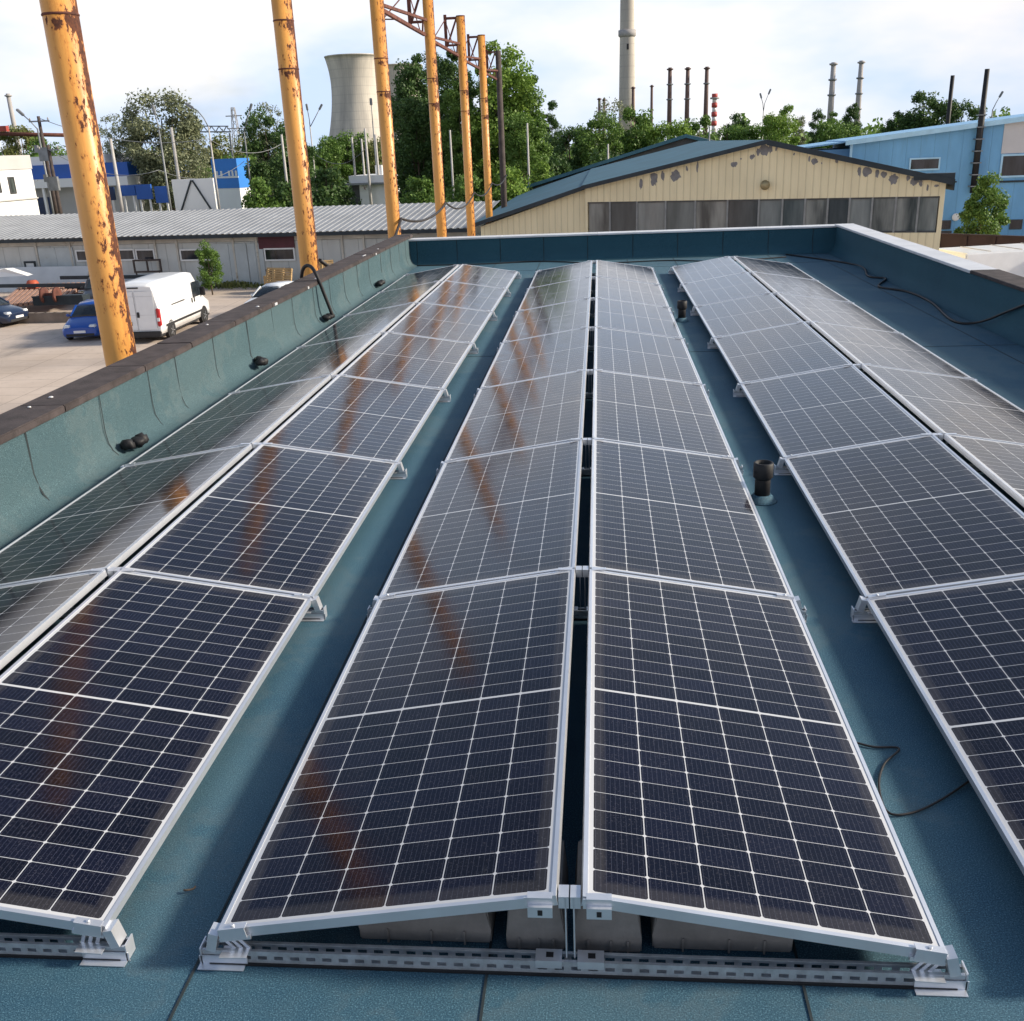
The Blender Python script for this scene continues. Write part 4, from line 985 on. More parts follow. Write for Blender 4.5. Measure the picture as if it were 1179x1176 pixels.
#        seed, leaves, leaf, outline, clumps, clump size
TYPES = {'round': (1, 7500, 0.050, SH_ROUND, 30, 0.085), 'round2': (2, 7500, 0.048, SH_ROUND, 24, 0.095), 'wide': (3, 8000, 0.048, SH_WIDE, 32, 0.085),
         'poplar': (4, 4600, 0.062, SH_POP, 20, 0.10), 'cone': (5, 7500, 0.052, SH_CONE, 30, 0.085), 'airy': (6, 4200, 0.036, SH_ROUND, 60, 0.060),
         'bush': (7, 6500, 0.058, SH_WIDE, 34, 0.10), 'fine': (8, 17000, 0.034, SH_ROUND, 70, 0.080)}
def trunk_mesh(seed, C_, asp, n=9):
    rnd = random.Random(seed); m = MB()
    m.tube([(0, 0, 0), (0.01, 0.01, asp*0.35), (-0.02, 0.0, asp*0.62), (0.01, 0.01, asp*0.86)], [0.034, 0.026, 0.016, 0.006], 7)
    for i in range(n):
        p, s = C_[rnd.randrange(len(C_))]; z0 = (0.18+0.5*rnd.random())*asp
        q = Vector((p.x, p.y, asp*0.2+p.z*0.8)); a = Vector((0, 0, min(z0, q.z-0.05*asp)))
        m.tube([a, a.lerp(q, .5)+Vector((0, 0, -.03)), q], [0.013, 0.009, 0.003], 5)
    me = bpy.data.meshes.new('trunk'); bmesh.ops.recalc_face_normals(m.bm, faces=list(m.bm.faces)); m.bm.to_mesh(me); m.bm.free(); me.materials.append(M_bark); return me
CRM = {}; CRB = {}
def tree(kind, leaf, px, ptop, wpx, t, label, cat='tree', name=None, depthk=1.0, group=None, rot=None):
    """a tree whose top is at (px,ptop), wpx wide, t metres away, standing on the yard level"""
    p = at(px, ptop, t); h = p.z-GZ; wd = wpx*t/FPX*1.02
    T = thing(name or ('bush' if kind == 'bush' else 'tree'), label, cat, (p.x, p.y, GZ), random.Random(label).uniform(0, 6.28) if rot is None else rot, group)
    low = 0.03 if kind == 'bush' else (0.10 if kind in ('poplar', 'cone') else 0.16)
    asp = round(h*(1-low)/wd*2.5)/2.5; asp = min(max(asp, 0.4), 5.2)
    if (kind, asp) not in CRB:
        sd, dn, lf, sh, cl_, sp = TYPES[kind]; me, C_ = crown_mesh(sd*17+int(asp*10), asp, dn, lf, sh, cl_, sp); CRB[(kind, asp)] = (me, trunk_mesh(sd, C_, asp))
    key = (kind, asp, leaf)
    if key not in CRM:
        m2 = CRB[(kind, asp)][0].copy(); m2.materials.clear(); m2.materials.append(LEAF[leaf]); CRM[key] = m2
    c = bpy.data.objects.new('crown', CRM[key]); COL.objects.link(c); c.parent = T; c.location = (0, 0, h*low); c.scale = (wd, wd*depthk, h*(1-low)/asp)
    k_ = bpy.data.objects.new('trunk', CRB[(kind, asp)][1]); COL.objects.link(k_); k_.parent = T; k_.scale = (wd*0.95, wd*0.95, h*0.98/asp)
    return T
# big trees behind the shed
tree('fine', 'grey', 180, 108, 92, 96, 'big grey green willow rising behind the shed roof', name='willow_tree')
tree('airy', 'grey', 128, 131, 52, 98, 'thin grey green tree just right of the thick yellow pole')
tree('airy', 'grey', 214, 140, 46, 100, 'loose grey green tree right of the big willow')
tree('round2', 'dark', 303, 132, 58, 112, 'dark tree with twiggy top left of the second yellow pole')
tree('airy', 'grey', 304, 120, 50, 113, 'sparse twiggy crown showing over the dark tree')
tree('round', 'dark', 332, 145, 50, 104, 'dark round tree directly left of the second yellow pole')
tree('bush', 'mid', 296, 190, 60, 73, 'green shrub behind the shed roof right of the billboard', 'shrub')
tree('bush', 'dark', 330, 196, 62, 74, 'dark shrub behind the second yellow pole', 'shrub')
tree('bush', 'dark', 372, 178, 62, 78, 'dark bushy tree between second yellow pole and cooling tower', 'shrub')
tree('round', 'mid', 398, 152, 56, 170, 'rounded green tree in front of the large cooling tower')
tree('round2', 'mid', 372, 160, 42, 165, 'green tree at the left foot of the large cooling tower')
tree('round', 'olive', 428, 160, 44, 172, 'olive tree at the right foot of the large cooling tower')
tree('bush', 'dark', 392, 207, 48, 80, 'low dark hedge bush left of the white house', 'shrub')
tree('poplar', 'dark', 472, 48, 52, 84, 'tall dark poplar right of the third yellow pole', name='poplar_tree')
tree('poplar', 'dark', 463, 88, 34, 86, 'slim dark poplar behind the third yellow pole', name='poplar_tree')
tree('round2', 'dark', 476, 110, 60, 82, 'broad dark crown under the tall dark poplar')
tree('round2', 'dark', 496, 64, 48, 88, 'tall dark poplar directly behind the fourth yellow pole', name='poplar_tree')
tree('round', 'dark', 524, 50, 54, 80, 'tall dark poplar between the fourth and fifth yellow poles', name='poplar_tree')
tree('round', 'mid', 527, 88, 46, 78, 'mid green crown between the fourth and fifth yellow poles')
tree('round', 'bright', 574, 48, 78, 78, 'tallest bright green tree behind the dark pole')
tree('round2', 'mid', 592, 66, 62, 79, 'broad leafy crown overhanging right of the dark pole')
tree('cone', 'dark', 549, 52, 66, 83, 'dark green tree between the fifth and sixth yellow poles')
tree('round2', 'mid', 604, 128, 56, 76, 'lower green crown right of the dark pole')
tree('bush', 'bright', 586, 176, 66, 68, 'bright green shrub behind the corner of the cream hall', 'shrub')
tree('bush', 'mid', 535, 186, 60, 68, 'green shrub behind the shed between fourth and sixth yellow poles', 'shrub')
tree('bush', 'mid', 484, 190, 62, 72, 'green shrub behind the shed between third and fourth yellow poles', 'shrub')
tree('bush', 'bright', 622, 182, 40, 72, 'bright shrub at the left end of the dark hall roof', 'shrub')
# middle distance trees behind the halls
tree('poplar', 'dark', 634, 106, 24, 120, 'narrow dark poplar left of the tree line behind the halls', name='poplar_tree')
tree('round', 'dark', 655, 138, 52, 110, 'dark rounded tree right of the narrow dark poplar')
tree('round2', 'mid', 690, 136, 54, 108, 'green rounded tree left of the huge chimney')
tree('wide', 'mid', 732, 118, 62, 112, 'drooping green tree in front of the huge chimney')
tree('airy', 'grey', 700, 118, 66, 130, 'greyish twiggy tree left of the huge chimney foot')
tree('round', 'bright', 770, 132, 58, 106, 'bright rounded tree below the leftmost red stack')
tree('wide', 'mid', 806, 128, 52, 110, 'green tree below the rightmost red stack')
tree('bush', 'dark', 640, 176, 66, 92, 'dark undergrowth behind the left half of the dark hall roof', 'shrub')
tree('bush', 'dark', 700, 172, 72, 96, 'dark undergrowth behind the middle of the dark hall roof', 'shrub')
tree('bush', 'dark', 760, 158, 70, 98, 'dark undergrowth behind the ridge of the dark hall roof', 'shrub')
tree('poplar', 'dark', 851, 116, 32, 130, 'dark poplar right of the striped mast', name='poplar_tree')
tree('round', 'mid', 838, 138, 46, 120, 'green tree behind the cream gable on its left side')
tree('round2', 'bright', 903, 124, 46, 118, 'bright green tree right of the double street lamp')
tree('round', 'mid', 880, 136, 44, 124, 'green tree behind the cream gable peak')
tree('poplar', 'grey', 921, 122, 18, 170, 'greyish poplar right of the bright green tree', name='poplar_tree')
tree('poplar', 'dark', 943, 112, 20, 160, 'poplar below the left grey stack', name='poplar_tree')
tree('poplar', 'mid', 962, 122, 22, 165, 'poplar between the two grey stacks', name='poplar_tree')
tree('poplar', 'dark', 983, 113, 22, 160, 'poplar below the right grey stack', name='poplar_tree')
tree('round', 'mid', 965, 138, 60, 140, 'green tree low behind the roof edge of the blue hall')
tree('wide', 'dark', 1066, 99, 60, 130, 'broad dark tree above the blue hall roof')
tree('round', 'dark', 1107, 107, 56, 130, 'dark round tree above the blue hall roof beside the flue')
tree('round2', 'dark', 1035, 130, 36, 132, 'small dark tree at the left above the blue hall roof')
tree('round', 'dark', 1148, 128, 40, 132, 'low dark tree right of the flue above the blue roof')
# small tree in front of the blue hall, sapling by the shed
tree('cone', 'mid', 1139, 188, 56, 57, 'small leafy tree in front of the blue hall', depthk=1.0)
tree('poplar', 'mid', 236, 276, 28, 57, 'slender green sapling against the shed wall', name='sapling')
tree('round', 'olive', 20, 138, 44, 200, 'olive tree above the white block')
tree('round2', 'mid', 52, 160, 50, 190, 'green tree above the blue shop')
tree('wide', 'olive', 248, 158, 60, 220, 'distant olive tree left of the lattice pylon')
tree('wide', 'olive', 284, 160, 50, 215, 'distant olive tree right of the lattice pylon')
# far tree line
rnd = random.Random(77); m = MB()
for i in range(26000):
    px = rnd.uniform(-150, 1330); t = rnd.uniform(170, 260); hz = rnd.random()**0.7
    p = at(px, 200, t); hh = (8.8+1.2*(520 < px < 860)+0.9*math.sin(px*.11+2)+1.2*math.sin(px*0.045)+1.0*math.sin(px*0.17+1)+0.5*math.sin(px*.4))*(0.75+0.25*rnd.random())
    p = Vector((p.x, p.y, GZ+hz*max(3, hh)))
    nr = Vector((rnd.gauss(0, 1), rnd.gauss(0, 1), rnd.gauss(.4, .8))).normalized(); a = nr.orthogonal().normalized(); b = nr.cross(a); s = rnd.uniform(0.5, 1.2)
    m.quad(p-a*s*.6, p+b*s*.4, p+a*s*.6, p-b*s*.4)
struct(m.build('far_tree_line', LEAF['mid']), 'stuff')
# ------------------------------------------------------------------ lamps, posts, wires
def lamp(px, ptop, pbx, t, arm, label, mat=None, heads=1, thick=0.11):
    """street lamp: pole top at (px,ptop), arm = list of (dx px, dy px) to the head"""
    p = at(px, ptop, t); s = t/FPX
    T = thing('street_lamp', label, 'street lamp', (p.x, p.y, GZ), 0, 'street lamps around the yard'); h = p.z-GZ
    m = MB(); m.tube([(0, 0, 0), (0, 0, h)], [thick, thick*0.6], 10); m.build('pole', mat or M_concpole, T)
    for a in arm:
        pts = [(0, 0, h-0.05)]+[(dx*s, 0, h-dy*s) for dx, dy in a]
        m = MB(); m.tube(pts, 0.05, 6); ar = m.build('arm', M_greysteel, T)
        e = Vector(pts[-1]); d = (Vector(pts[-1])-Vector(pts[-2])).normalized()
        m = MB(); m.box(e+d*0.3, (0.30, 0.22, 0.75), d.to_track_quat('Z', 'Y').to_matrix()); m.bevel(0.05, 2); m.build('lamp_head', M_greysteel, ar)
    return T
lamp(43, 148, 0, 86, [[(-7, -8), (-14, -15)]], 'street lamp arching left beside the white block', M_greysteel)
lamp(240, 146, 0, 88, [[(-4, -9), (-10, -17), (-16, -21)]], 'tall curved street lamp beside the blue box building')
lamp(281, 152, 0, 105, [[(5, -12), (10, -23)]], 'street lamp leaning right beside the blue box building', M_greysteel)
lamp(183, 150, 0, 84, [[(0, -4), (-2, -18)]], 'dark street lamp in front of the willow', M_greysteel)
lamp(357, 146, 0, 118, [[(0, -8), (-1, -18)], [(6, -8), (13, -18)]], 'double headed street lamp left of the large cooling tower')
lamp(429, 140, 0, 112, [[(0, -8), (0, -18)]], 'upright street lamp beside the third yellow pole', M_greysteel)
lamp(879, 128, 0, 140, [[(1, -8), (5, -18)], [(-1, -8), (-3, -14)]], 'double headed street lamp above the cream gable')
lamp(1143, 126, 0, 120, [[(3, -7), (6, -13)]], 'street lamp right of the flue above the blue roof', M_greysteel)
def post(px, ptop, t, r, label, mat, cat='pole'):
    p = at(px, ptop, t); m = MB(); m.tube([(0, 0, 0), (0, 0, p.z-GZ)], [r, r*0.65], 10); return tag(m.build('concrete_post', mat, loc=(p.x, p.y, GZ)), label, cat, 'bare posts behind the shed')
post(127, 160, 90, 0.20, 'pale concrete post left of the willow', M_concpole)
post(197, 147, 88, 0.19, 'pale concrete post in front of the willow', M_concpole)
post(324, 155, 95, 0.16, 'concrete post close left of the second yellow pole', M_concpole)
post(405, 158, 110, 0.15, 'leftmost thin post by the white house', M_concpole)
post(416, 160, 110, 0.15, 'second thin post by the white house', M_concpole)
post(420, 148, 108, 0.18, 'tall dark topped post in front of the white house', M_concpole)
post(432, 155, 109, 0.17, 'post between white house and third yellow pole', M_concpole)
post(456, 140, 96, 0.14, 'grey post directly right of the third yellow pole', M_concpole)
post(518, 150, 74, 0.10, 'thin grey post between the fourth and fifth yellow poles', M_concpole)
post(607, 142, 74, 0.10, 'thin grey post right of the dark pole', M_concpole)
post(700, 166, 70, 0.09, 'short grey post at the dark hall roof', M_concpole)
post(817, 146, 60, 0.07, 'thin vent post on the ridge end of the dark hall', M_greysteel)
# utility poles with gear, left
def upole(px, ptop, t, label, gear):
    p = at(px, ptop, t); T = thing('utility_pole', label, 'utility pole', (p.x, p.y, GZ), 0, 'utility poles by the blue shop'); h = p.z-GZ
    m = MB(); m.tube([(0, 0, 0), (0, 0, h)], [0.2, 0.13], 10); m.build('pole', M_darkwood, T)
    m = MB(); m.bar((-0.9, 0, h-0.4), (0.9, 0, h-0.4), 0.12); m.build('crossarm', M_greysteel, T)
    if gear:
        m = MB(); m.b2(-0.35, 0.5, -0.5, -0.2, h-3.6, h-2.5); m.b2(-0.7, -0.4, -0.4, -0.1, h-2.9, h-2.3); m.build('transformer_box', M_greysteel, T)
    for q in (-.8, 0, .8): m = MB(); m.lathe([(.05, h-.33), (.07, h-.2), (.03, h-.1)], 8, (q, 0, 0)); m.build('insulator', M_stackgrey, T)
upole(44, 134, 84, 'utility pole with box of gear in front of the blue shop', True)
upole(55, 167, 82, 'short dark utility pole right of the one with gear', True)
# lattice pylon
def pylon(px, ptop, t, label):
    p = at(px, ptop, t); h = p.z-GZ; T = thing('lattice_pylon', label, 'pylon', (p.x, p.y, GZ)); m = MB(); w0 = h*0.085; w1 = 0.6; n = 10
    def c(i, s): 
        f = i/n; ww = w0*(1-f)+w1*f; return Vector((s[0]*ww, s[1]*ww, h*f))
    S4 = [(-1, -1), (1, -1), (1, 1), (-1, 1)]
    for i in range(n):
        for j in range(4):
            m.bar(c(i, S4[j]), c(i+1, S4[j]), 0.22); m.bar(c(i, S4[j]), c(i+1, S4[(j+1) % 4]), 0.14); m.bar(c(i+1, S4[j]), c(i+1, S4[(j+1) % 4]), 0.12)
    m.build('lattice', M_stackgrey, T); m = MB()
    for z in (0.7, 0.88): m.bar((-h*0.13, 0, h*z), (h*0.13, 0, h*z), 0.4)
    m.build('crossarm', M_stackgrey, T)
pylon(268, 124, 420, 'distant lattice pylon between willow and second yellow pole')
# gantry truss above the tree line
def gantry():
    a = at(222, 152, 180); b = at(266, 152, 180); T = thing('gantry_truss', 'thin grey lattice gantry between curved lamp and pylon', 'gantry', a); d = b-a; m = MB(); n = 5
    m.bar((0, 0, 0), d, 0.25); m.bar((d.x*.05, d.y*.05, .95), d*0.95+Vector((0, 0, .95)), 0.2)
    for i in range(n): p = d*(i/n); q = d*((i+.5)/n)+Vector((0, 0, .95)); r_ = d*((i+1)/n); m.bar(p, q, .15); m.bar(q, r_, .15)
    m.build('lattice', M_greysteel, T); m = MB(); m.bar((0.3, 0, -.2), (0.3, 0, GZ-a.z), .3); m.bar(d-Vector((.3, 0, .2)), Vector((d.x-.3, d.y, GZ-a.z)), .3); m.build('leg', M_greysteel, T)
gantry()
stack(9, 108, 6.5, 240, 'slim grey chimney above the white block at the left', M_stackgrey, 1, 'chimney', ptopw=4.5)
a = at(-20, 154, 150); b = at(84, 156, 150); T = thing('pipe_bridge', 'rusty pipe bridge crossing behind the white block', 'pipe bridge', a); m = MB(); m.tube([(0, 0, 0), b-a], 0.28, 8); m.build('pipe', M_rust, T)
m = MB(); m.box((2.8, 0.2, 0.55), (2.4, .8, .8)); m.build('red_box', weathered('faded_red', (0.34, 0.06, 0.045), .2, 1, .6), T); m = MB(); q = (b-a)*.97; m.bar((q.x, q.y, -.3), (q.x, q.y, GZ-a.z), .35); m.bar((.4, .1, -.3), (.4, .1, GZ-a.z), .35); m.build('leg', M_rust, T)
# wires
for (p0, p1, t0, t1, s, lab) in (((44, 136), (240, 160), 84, 88, 1.0, 'wire from the geared utility pole to the curved lamp'), ((55, 172), (183, 196), 82, 84, 1.1, 'lower wire from the short utility pole to the dark lamp'),
        ((183, 196), (281, 186), 84, 105, 1.2, 'wire passing across the front of the willow'), ((240, 160), (324, 166), 88, 95, 1.0, 'wire from the curved lamp to the post by the second yellow pole'),
        ((0, 205), (44, 208), 80, 84, .3, 'wire from the white block to the geared utility pole'), ((357, 172), (420, 172), 118, 108, 1.6, 'wire sagging toward the posts by the white house')):
    sagcable(at(*p0, t0), at(*p1, t1), s, 0.03, lab, M_greysteel)
# ------------------------------------------------------------------ vehicles
M_tyre = weathered('tyre_rubber', (0.016, 0.016, 0.017), 0.2, 5, 0.8)
M_rim = paint('rim_silver', (0.55, 0.56, 0.58), 0.35, 0.6)
M_plastic = weathered('dark_plastic', (0.022, 0.022, 0.024), 0.2, 5, 0.6)
M_taill = paint('tail_lamp_red', (0.42, 0.015, 0.02), 0.2)
M_headl = paint('head_lamp', (0.72, 0.75, 0.78), 0.15)
M_carglass = mat_glass_dark('vehicle_glass', (0.012, 0.016, 0.02), (0.03, 0.04, 0.05), 0.8, 0.05)
M_plate = paint('number_plate', (0.75, 0.75, 0.76), 0.4)
def wheel(parent, x, y, r, w_):
    m = MB(); s = 1 if x > 0 else -1
    m.lathe([(r*0.62, -w_/2), (r*0.94, -w_/2), (r, -w_*0.3), (r, w_*0.3), (r*0.94, w_/2), (r*0.62, w_/2)], 24, (x, y, r), 'X'); o = m.build('wheel', M_tyre, parent)
    m = MB(); m.lathe([(r*0.63, -w_*0.35), (r*0.63, w_*0.42), (r*0.55, w_*0.36)], 20, (x, y, r), 'X')
    for i in range(5):
        a = 2*math.pi*i/5; m.bar((x+s*w_*.44, y+math.cos(a)*r*.1, r+math.sin(a)*r*.1), (x+s*w_*.44, y+math.cos(a)*r*.6, r+math.sin(a)*r*.6), r*.2, .02)
    m.build('rim', M_rim, o)
def sec(y, zb, zs, zt, wb, ws, wt, rr=0.06):
    """cross section at y: floor half width wb, shoulder ws at zs, roof half width wt at zt"""
    P = [(-wb, zb), (-ws, zb+(zs-zb)*.35), (-ws, zs), (-wt-(ws-wt)*.25, zs+(zt-zs)*.72), (-wt+rr*.4, zt-rr*.3), (-wt*.6, zt), (0, zt+.015), (wt*.6, zt), (wt-rr*.4, zt-rr*.3), (wt+(ws-wt)*.25, zs+(zt-zs)*.72), (ws, zs), (ws, zb+(zs-zb)*.35), (wb, zb)]
    return [(x, y, z) for x, z in P]
def make_van(loc, rz):
    Wp = paint('van_white', (0.80, 0.81, 0.82), 0.3)
    V = thing('cargo_van', 'white high roofed cargo van parked behind the thick yellow pole', 'van', loc, rz)
    # local: y forward from the rear bumper, x right
    S = [(0.06, .42, 1.35, 2.42, .93, 1.0, .80), (0.10, .38, 1.4, 2.50, .97, 1.02, .84), (0.8, .36, 1.4, 2.56, .97, 1.02, .86), (4.2, .36, 1.4, 2.56, .97, 1.02, .86), (4.7, .36, 1.4, 2.48, .97, 1.02, .84),
         (5.1, .36, 1.35, 2.20, .97, 1.02, .80), (5.45, .36, 1.25, 1.72, .97, 1.01, .80), (5.6, .36, 1.15, 1.40, .96, 1.0, .82), (6.15, .36, .95, 1.12, .92, .96, .74), (6.35, .36, .75, .92, .80, .84, .6)]
    m = MB(); m.loft([sec(*s) for s in S]); m.build('body', Wp, V)
    m = MB(); m.b2(-1.0, 1.0, -0.06, 0.09, 0.30, 0.52); m.bevel(.03); m.build('bumper', M_plastic, V)
    m = MB(); m.b2(-.9, .9, 0, 6.2, .26, .40); m.build('sill', M_plastic, V)
    for s in (-1, 1):
        m = MB(); m.b2(min(s*.015, s*.86), max(s*.015, s*.86), 0.035, 0.075, .56, 2.26); m.bevel(.02); d = m.build('rear_door', Wp, V)
        m = MB(); m.b2(min(s*.03, s*.84), max(s*.03, s*.84), 0.028, 0.0345, 2.02, 2.035); m.b2(min(s*.03, s*.84), max(s*.03, s*.84), 0.028, 0.0345, 1.22, 1.232); m.build('crease', M_greypanel, d)
        m = MB(); m.b2(s*.96-.07, s*.96+.07, -0.01, 0.20, .72, 1.5); m.bevel(.03); m.build('tail_light', M_taill, V)
        m = MB(); m.b2(s*.96-.05, s*.96+.055, -0.02, 0.18, .95, 1.1); m.build('reversing_lamp', M_headl, V)
        for y in (1.15, 5.25): wheel(V, s*.92, y, .36, .24)
        m = MB(); m.lathe([(.44, 0), (.44, .015)], 20, (s*1.005, 1.15, .40), 'X'); m.build('wheel_arch', M_plastic, V); m = MB(); m.lathe([(.44, 0), (.44, .015)], 20, (s*1.005, 5.25, .40), 'X'); m.build('wheel_arch', M_plastic, V)
        m = MB(); m.prism([(4.05, 1.38), (5.42, 1.38), (4.98, 2.05), (4.25, 2.1)], s*1.0, s*1.03, 'YZ'); m.build('side_window', M_carglass, V)
        m = MB(); m.b2(s*1.12-.12, s*1.12+.12, 5.05, 5.2, 1.35, 1.75); m.bevel(.03); m.build('mirror', M_plastic, V)
        m = MB(); m.b2(s*1.015-.02, s*1.015+.03, 1.5, 3.0, 1.43, 1.47); m.build('slide_rail', M_plastic, V)
        m = MB(); m.b2(s*1.02-.02, s*1.02+.03, 3.85, 3.95, 1.18, 1.4); m.b2(s*1.02-.02, s*1.02+.03, 4.15, 4.25, 1.18, 1.4); m.build('door_handle', M_plastic, V)
        m = MB(); m.b2(s*1.018-.01, s*1.018+.01, .6, 5.3, .62, .72); m.build('side_strip', M_plastic, V)
    m = MB(); m.b2(.02, .14, -.0, .034, 1.12, 1.36); m.bevel(.02); m.build('door_handle', M_plastic, V)
    m = MB(); m.b2(-.75, -.25, -.0, .034, .78, .95); m.build('plate_holder', M_plastic, V)
    m = MB(); m.prism([(5.13, 2.14), (5.62, 1.42), (5.64, 1.44), (5.16, 2.18)], -.74, .74, 'YZ'); m.build('windscreen', M_carglass, V)
    m = MB(); m.b2(-.25, .25, .04, .10, 2.36, 2.42); m.build('brake_light', M_plastic, V)
pv = at_z(187, 395.5, GZ); make_van((pv.x-1.0, pv.y+.05, GZ), R(1.0))
def make_car(loc, rz, col, label, L_=4.1, estate=False):
    P = paint('paint_'+label.split()[0]+label.split()[1], col, 0.28)
    V = thing('parked_car', label, 'car', loc, rz, 'parked cars in the yard'); k = L_/4.1
    # y from the nose backwards
    S = [(0.0, .28, .50, .62, .62, .70, .55), (0.12, .22, .55, .70, .72, .80, .62), (0.5, .20, .66, .82, .80, .86, .70), (1.0, .20, .78, .93, .82, .86, .74), (1.25, .20, .84, .98, .82, .86, .74), (3.5, .20, .86, .98, .82, .86, .74), (3.95, .24, .82, .98, .80, .84, .70), (4.1, .32, .7, .92, .72, .78, .64)]
    m = MB(); m.loft([sec(y*k, *r_) for y, *r_ in S]); m.build('body', P, V)
    G = [(1.15, .94, 1.0, 1.02, .74, .76, .70), (1.75, .94, 1.2, 1.40, .76, .76, .60), (2.2, .94, 1.2, 1.47, .76, .76, .58), (3.3, .94, 1.2, 1.44, .76, .76, .57), (3.75, .94, 1.15, 1.22, .74, .75, .6), (4.0, .94, .98, 1.0, .70, .72, .64)]
    m = MB(); m.loft([sec(y*k, *r_) for y, *r_ in G]); m.build('glasshouse', M_carglass, V)
    RF = [(1.72, 1.375), (2.2, 1.485), (3.3, 1.46), (3.62, 1.32)]
    m = MB(); m.loft([[(-.58, y*k, z-.03), (-.56, y*k, z), (0, y*k, z+.03), (.56, y*k, z), (.58, y*k, z-.03), (0, y*k, z-.02)] for y, z in RF]); m.build('roof', P, V)
    for s in (-1, 1):
        for a_, b_, w_ in (((s*.70, 1.15*k, .99), (s*.60, 1.75*k, 1.40), .07), ((s*.60, 3.3*k, 1.42), (s*.72, 3.95*k, 1.0), .09), ((s*.765, 2.5*k, .96), (s*.62, 2.5*k, 1.44), .06)): m = MB(); m.bar(a_, b_, w_); m.build('pillar', P, V)
        m = MB(); m.b2(s*.56-.15, s*.56+.15, .03, .35, .60, .74); m.bevel(.04); m.build('headlight', M_headl, V)
        m = MB(); m.b2(s*.66-.1, s*.66+.1, 3.95*k, 4.1*k, .72, .92); m.bevel(.03); m.build('tail_light', M_taill, V)
        m = MB(); m.b2(s*.93-.08, s*.93+.08, 1.38*k, 1.5*k, .95, 1.08); m.bevel(.03); m.build('mirror', P, V)
        for y in (.78, 3.3): wheel(V, s*.76, y*k, .31, .2)
    m = MB(); m.b2(-.26, .26, -.03, .03, .40, .51); m.build('number_plate', M_plate, V)
    m = MB(); m.b2(-.62, .62, -.015, .06, .26, .37); m.build('grille', M_plastic, V)
    return V
pc = at_z(94, 394, GZ); make_car((pc.x, pc.y, GZ), R(8), (0.012, 0.075, 0.36), 'blue hatchback facing the camera between thick yellow pole and timber')
pc = at_z(17, 377, GZ); make_car((pc.x, pc.y+.6, GZ), R(78), (0.012, 0.022, 0.055), 'dark navy car cut off by the left edge of the picture')
pc = at_z(262, 374, GZ); make_car((pc.x+.9, pc.y+1.0, GZ), R(-18), (0.72, 0.75, 0.79), 'white pale car half hidden behind the left parapet')
pc = at_z(84, 364, GZ); make_car((pc.x+.3, pc.y+2.4, GZ), R(20), (0.03, 0.03, 0.035), 'black dark car behind the blue hatchback')
for px, py, t, col, rz, lab in ((178, 241, 92, (.55, .57, .6), 1.4, 'silver small car parked beneath the willow behind the shed'), (148, 243, 90, (.5, .06, .06), 1.5, 'red small car behind the shed roof right of the thick pole'), (52, 243, 93, (.6, .65, .7), 1.3, 'pale small car at the blue shop entrance')):
    p = at(px, py, t); make_car((p.x-1.5, p.y, GZ), rz, col, lab)
# white box truck behind the right parapet
A = at(1075, 286, 39.5)
def truck():
    T = thing('box_truck', 'white box truck with flat roof just behind the right parapet', 'truck', (A.x, A.y, GZ), R(-14)); Wp = MATS['van_white']
    h = A.z-GZ
    m = MB(); m.b2(0, 2.25, 0, 4.2, .8, h); m.bevel(.05); 
    o = m.build('cargo_box', Wp, T); o.rotation_euler = (0, 0, R(-62)); 
    m = MB(); m.loft([[(x, y, z) for x, z in ((-.95, .5), (-.98, 1.4), (-.8, zt), (.8, zt), (.98, 1.4), (.95, .5))] for y, zt in ((0, h-.15), (.7, h-.2), (1.3, h-.75), (1.7, 1.35))]); c = m.build('cab', Wp, T); c.rotation_euler = (0, 0, R(-62)); c.location = (3.9, -.9, 0)
    m = MB()
    for q in (.5, 1.1, 1.7): m.bar((.1, q*2.2, h+.012), (2.1, q*2.2, h+.012), .03)
    r_ = m.build('roof_ribs', M_greypanel, T); r_.rotation_euler = (0, 0, R(-62))
    m = MB(); m.b2(-.12, .12, -.08, .08, h-1.0, h-.35); m.bevel(.03); q = m.build('mirror', Wp, T); q.location = (4.6, -1.9, .35)
    for (x, y) in ((.8, .6), (3.4, -.6), (1.6, 2), (4.4, .9)): wheel(T, x, y, .4, .25)
truck()
a = at(1080, 275, 50); b = at(1215, 273, 46); ff = Face(a, b); m = MB(); zz1 = ff.uv(1120, 272)[1]
m.b2(0, ff.len, 0, .15, 0, zz1); m.b2(0, ff.len, -.03, .18, zz1, zz1+.08)
for i in range(5): m.b2(ff.len*i/4-.1, ff.len*i/4+.1, -.06, -.002, 0, zz1)
tag(m.build('yard_wall', weathered('dark_maroon_wall', (0.032, 0.016, 0.018), .35, 1.2, .7), loc=ff.o, rotz=ff.rz), 'dark maroon boundary wall below the small tree at the right', 'wall')
m = MB(); p = at(1172, 286, 41); m.prism([(-.9, 0), (.9, 0), (.9, 1.8), (.5, 2.4), (-.6, 2.4), (-.9, 1.7)], 0, 2.2); m.bevel(.08)
tag(m.build('machine', M_plastic, loc=(p.x+.3, p.y, GZ)), 'black machine beside the white truck at the right edge', 'machine')
m = MB(); u, z = fb.uv(1100, 250); m.lathe([(.05, -.1), (.24, -.16), (.26, -.13), (.1, 0)], 16, (u, 0, z), 'Y'); m.bar((u, -.1, z), (u, 0, z-.2), .06)
tag(m.build('satellite_dish', M_white, loc=fb.o, rotz=fb.rz), 'small white satellite dish on the blue hall wall', 'satellite dish')
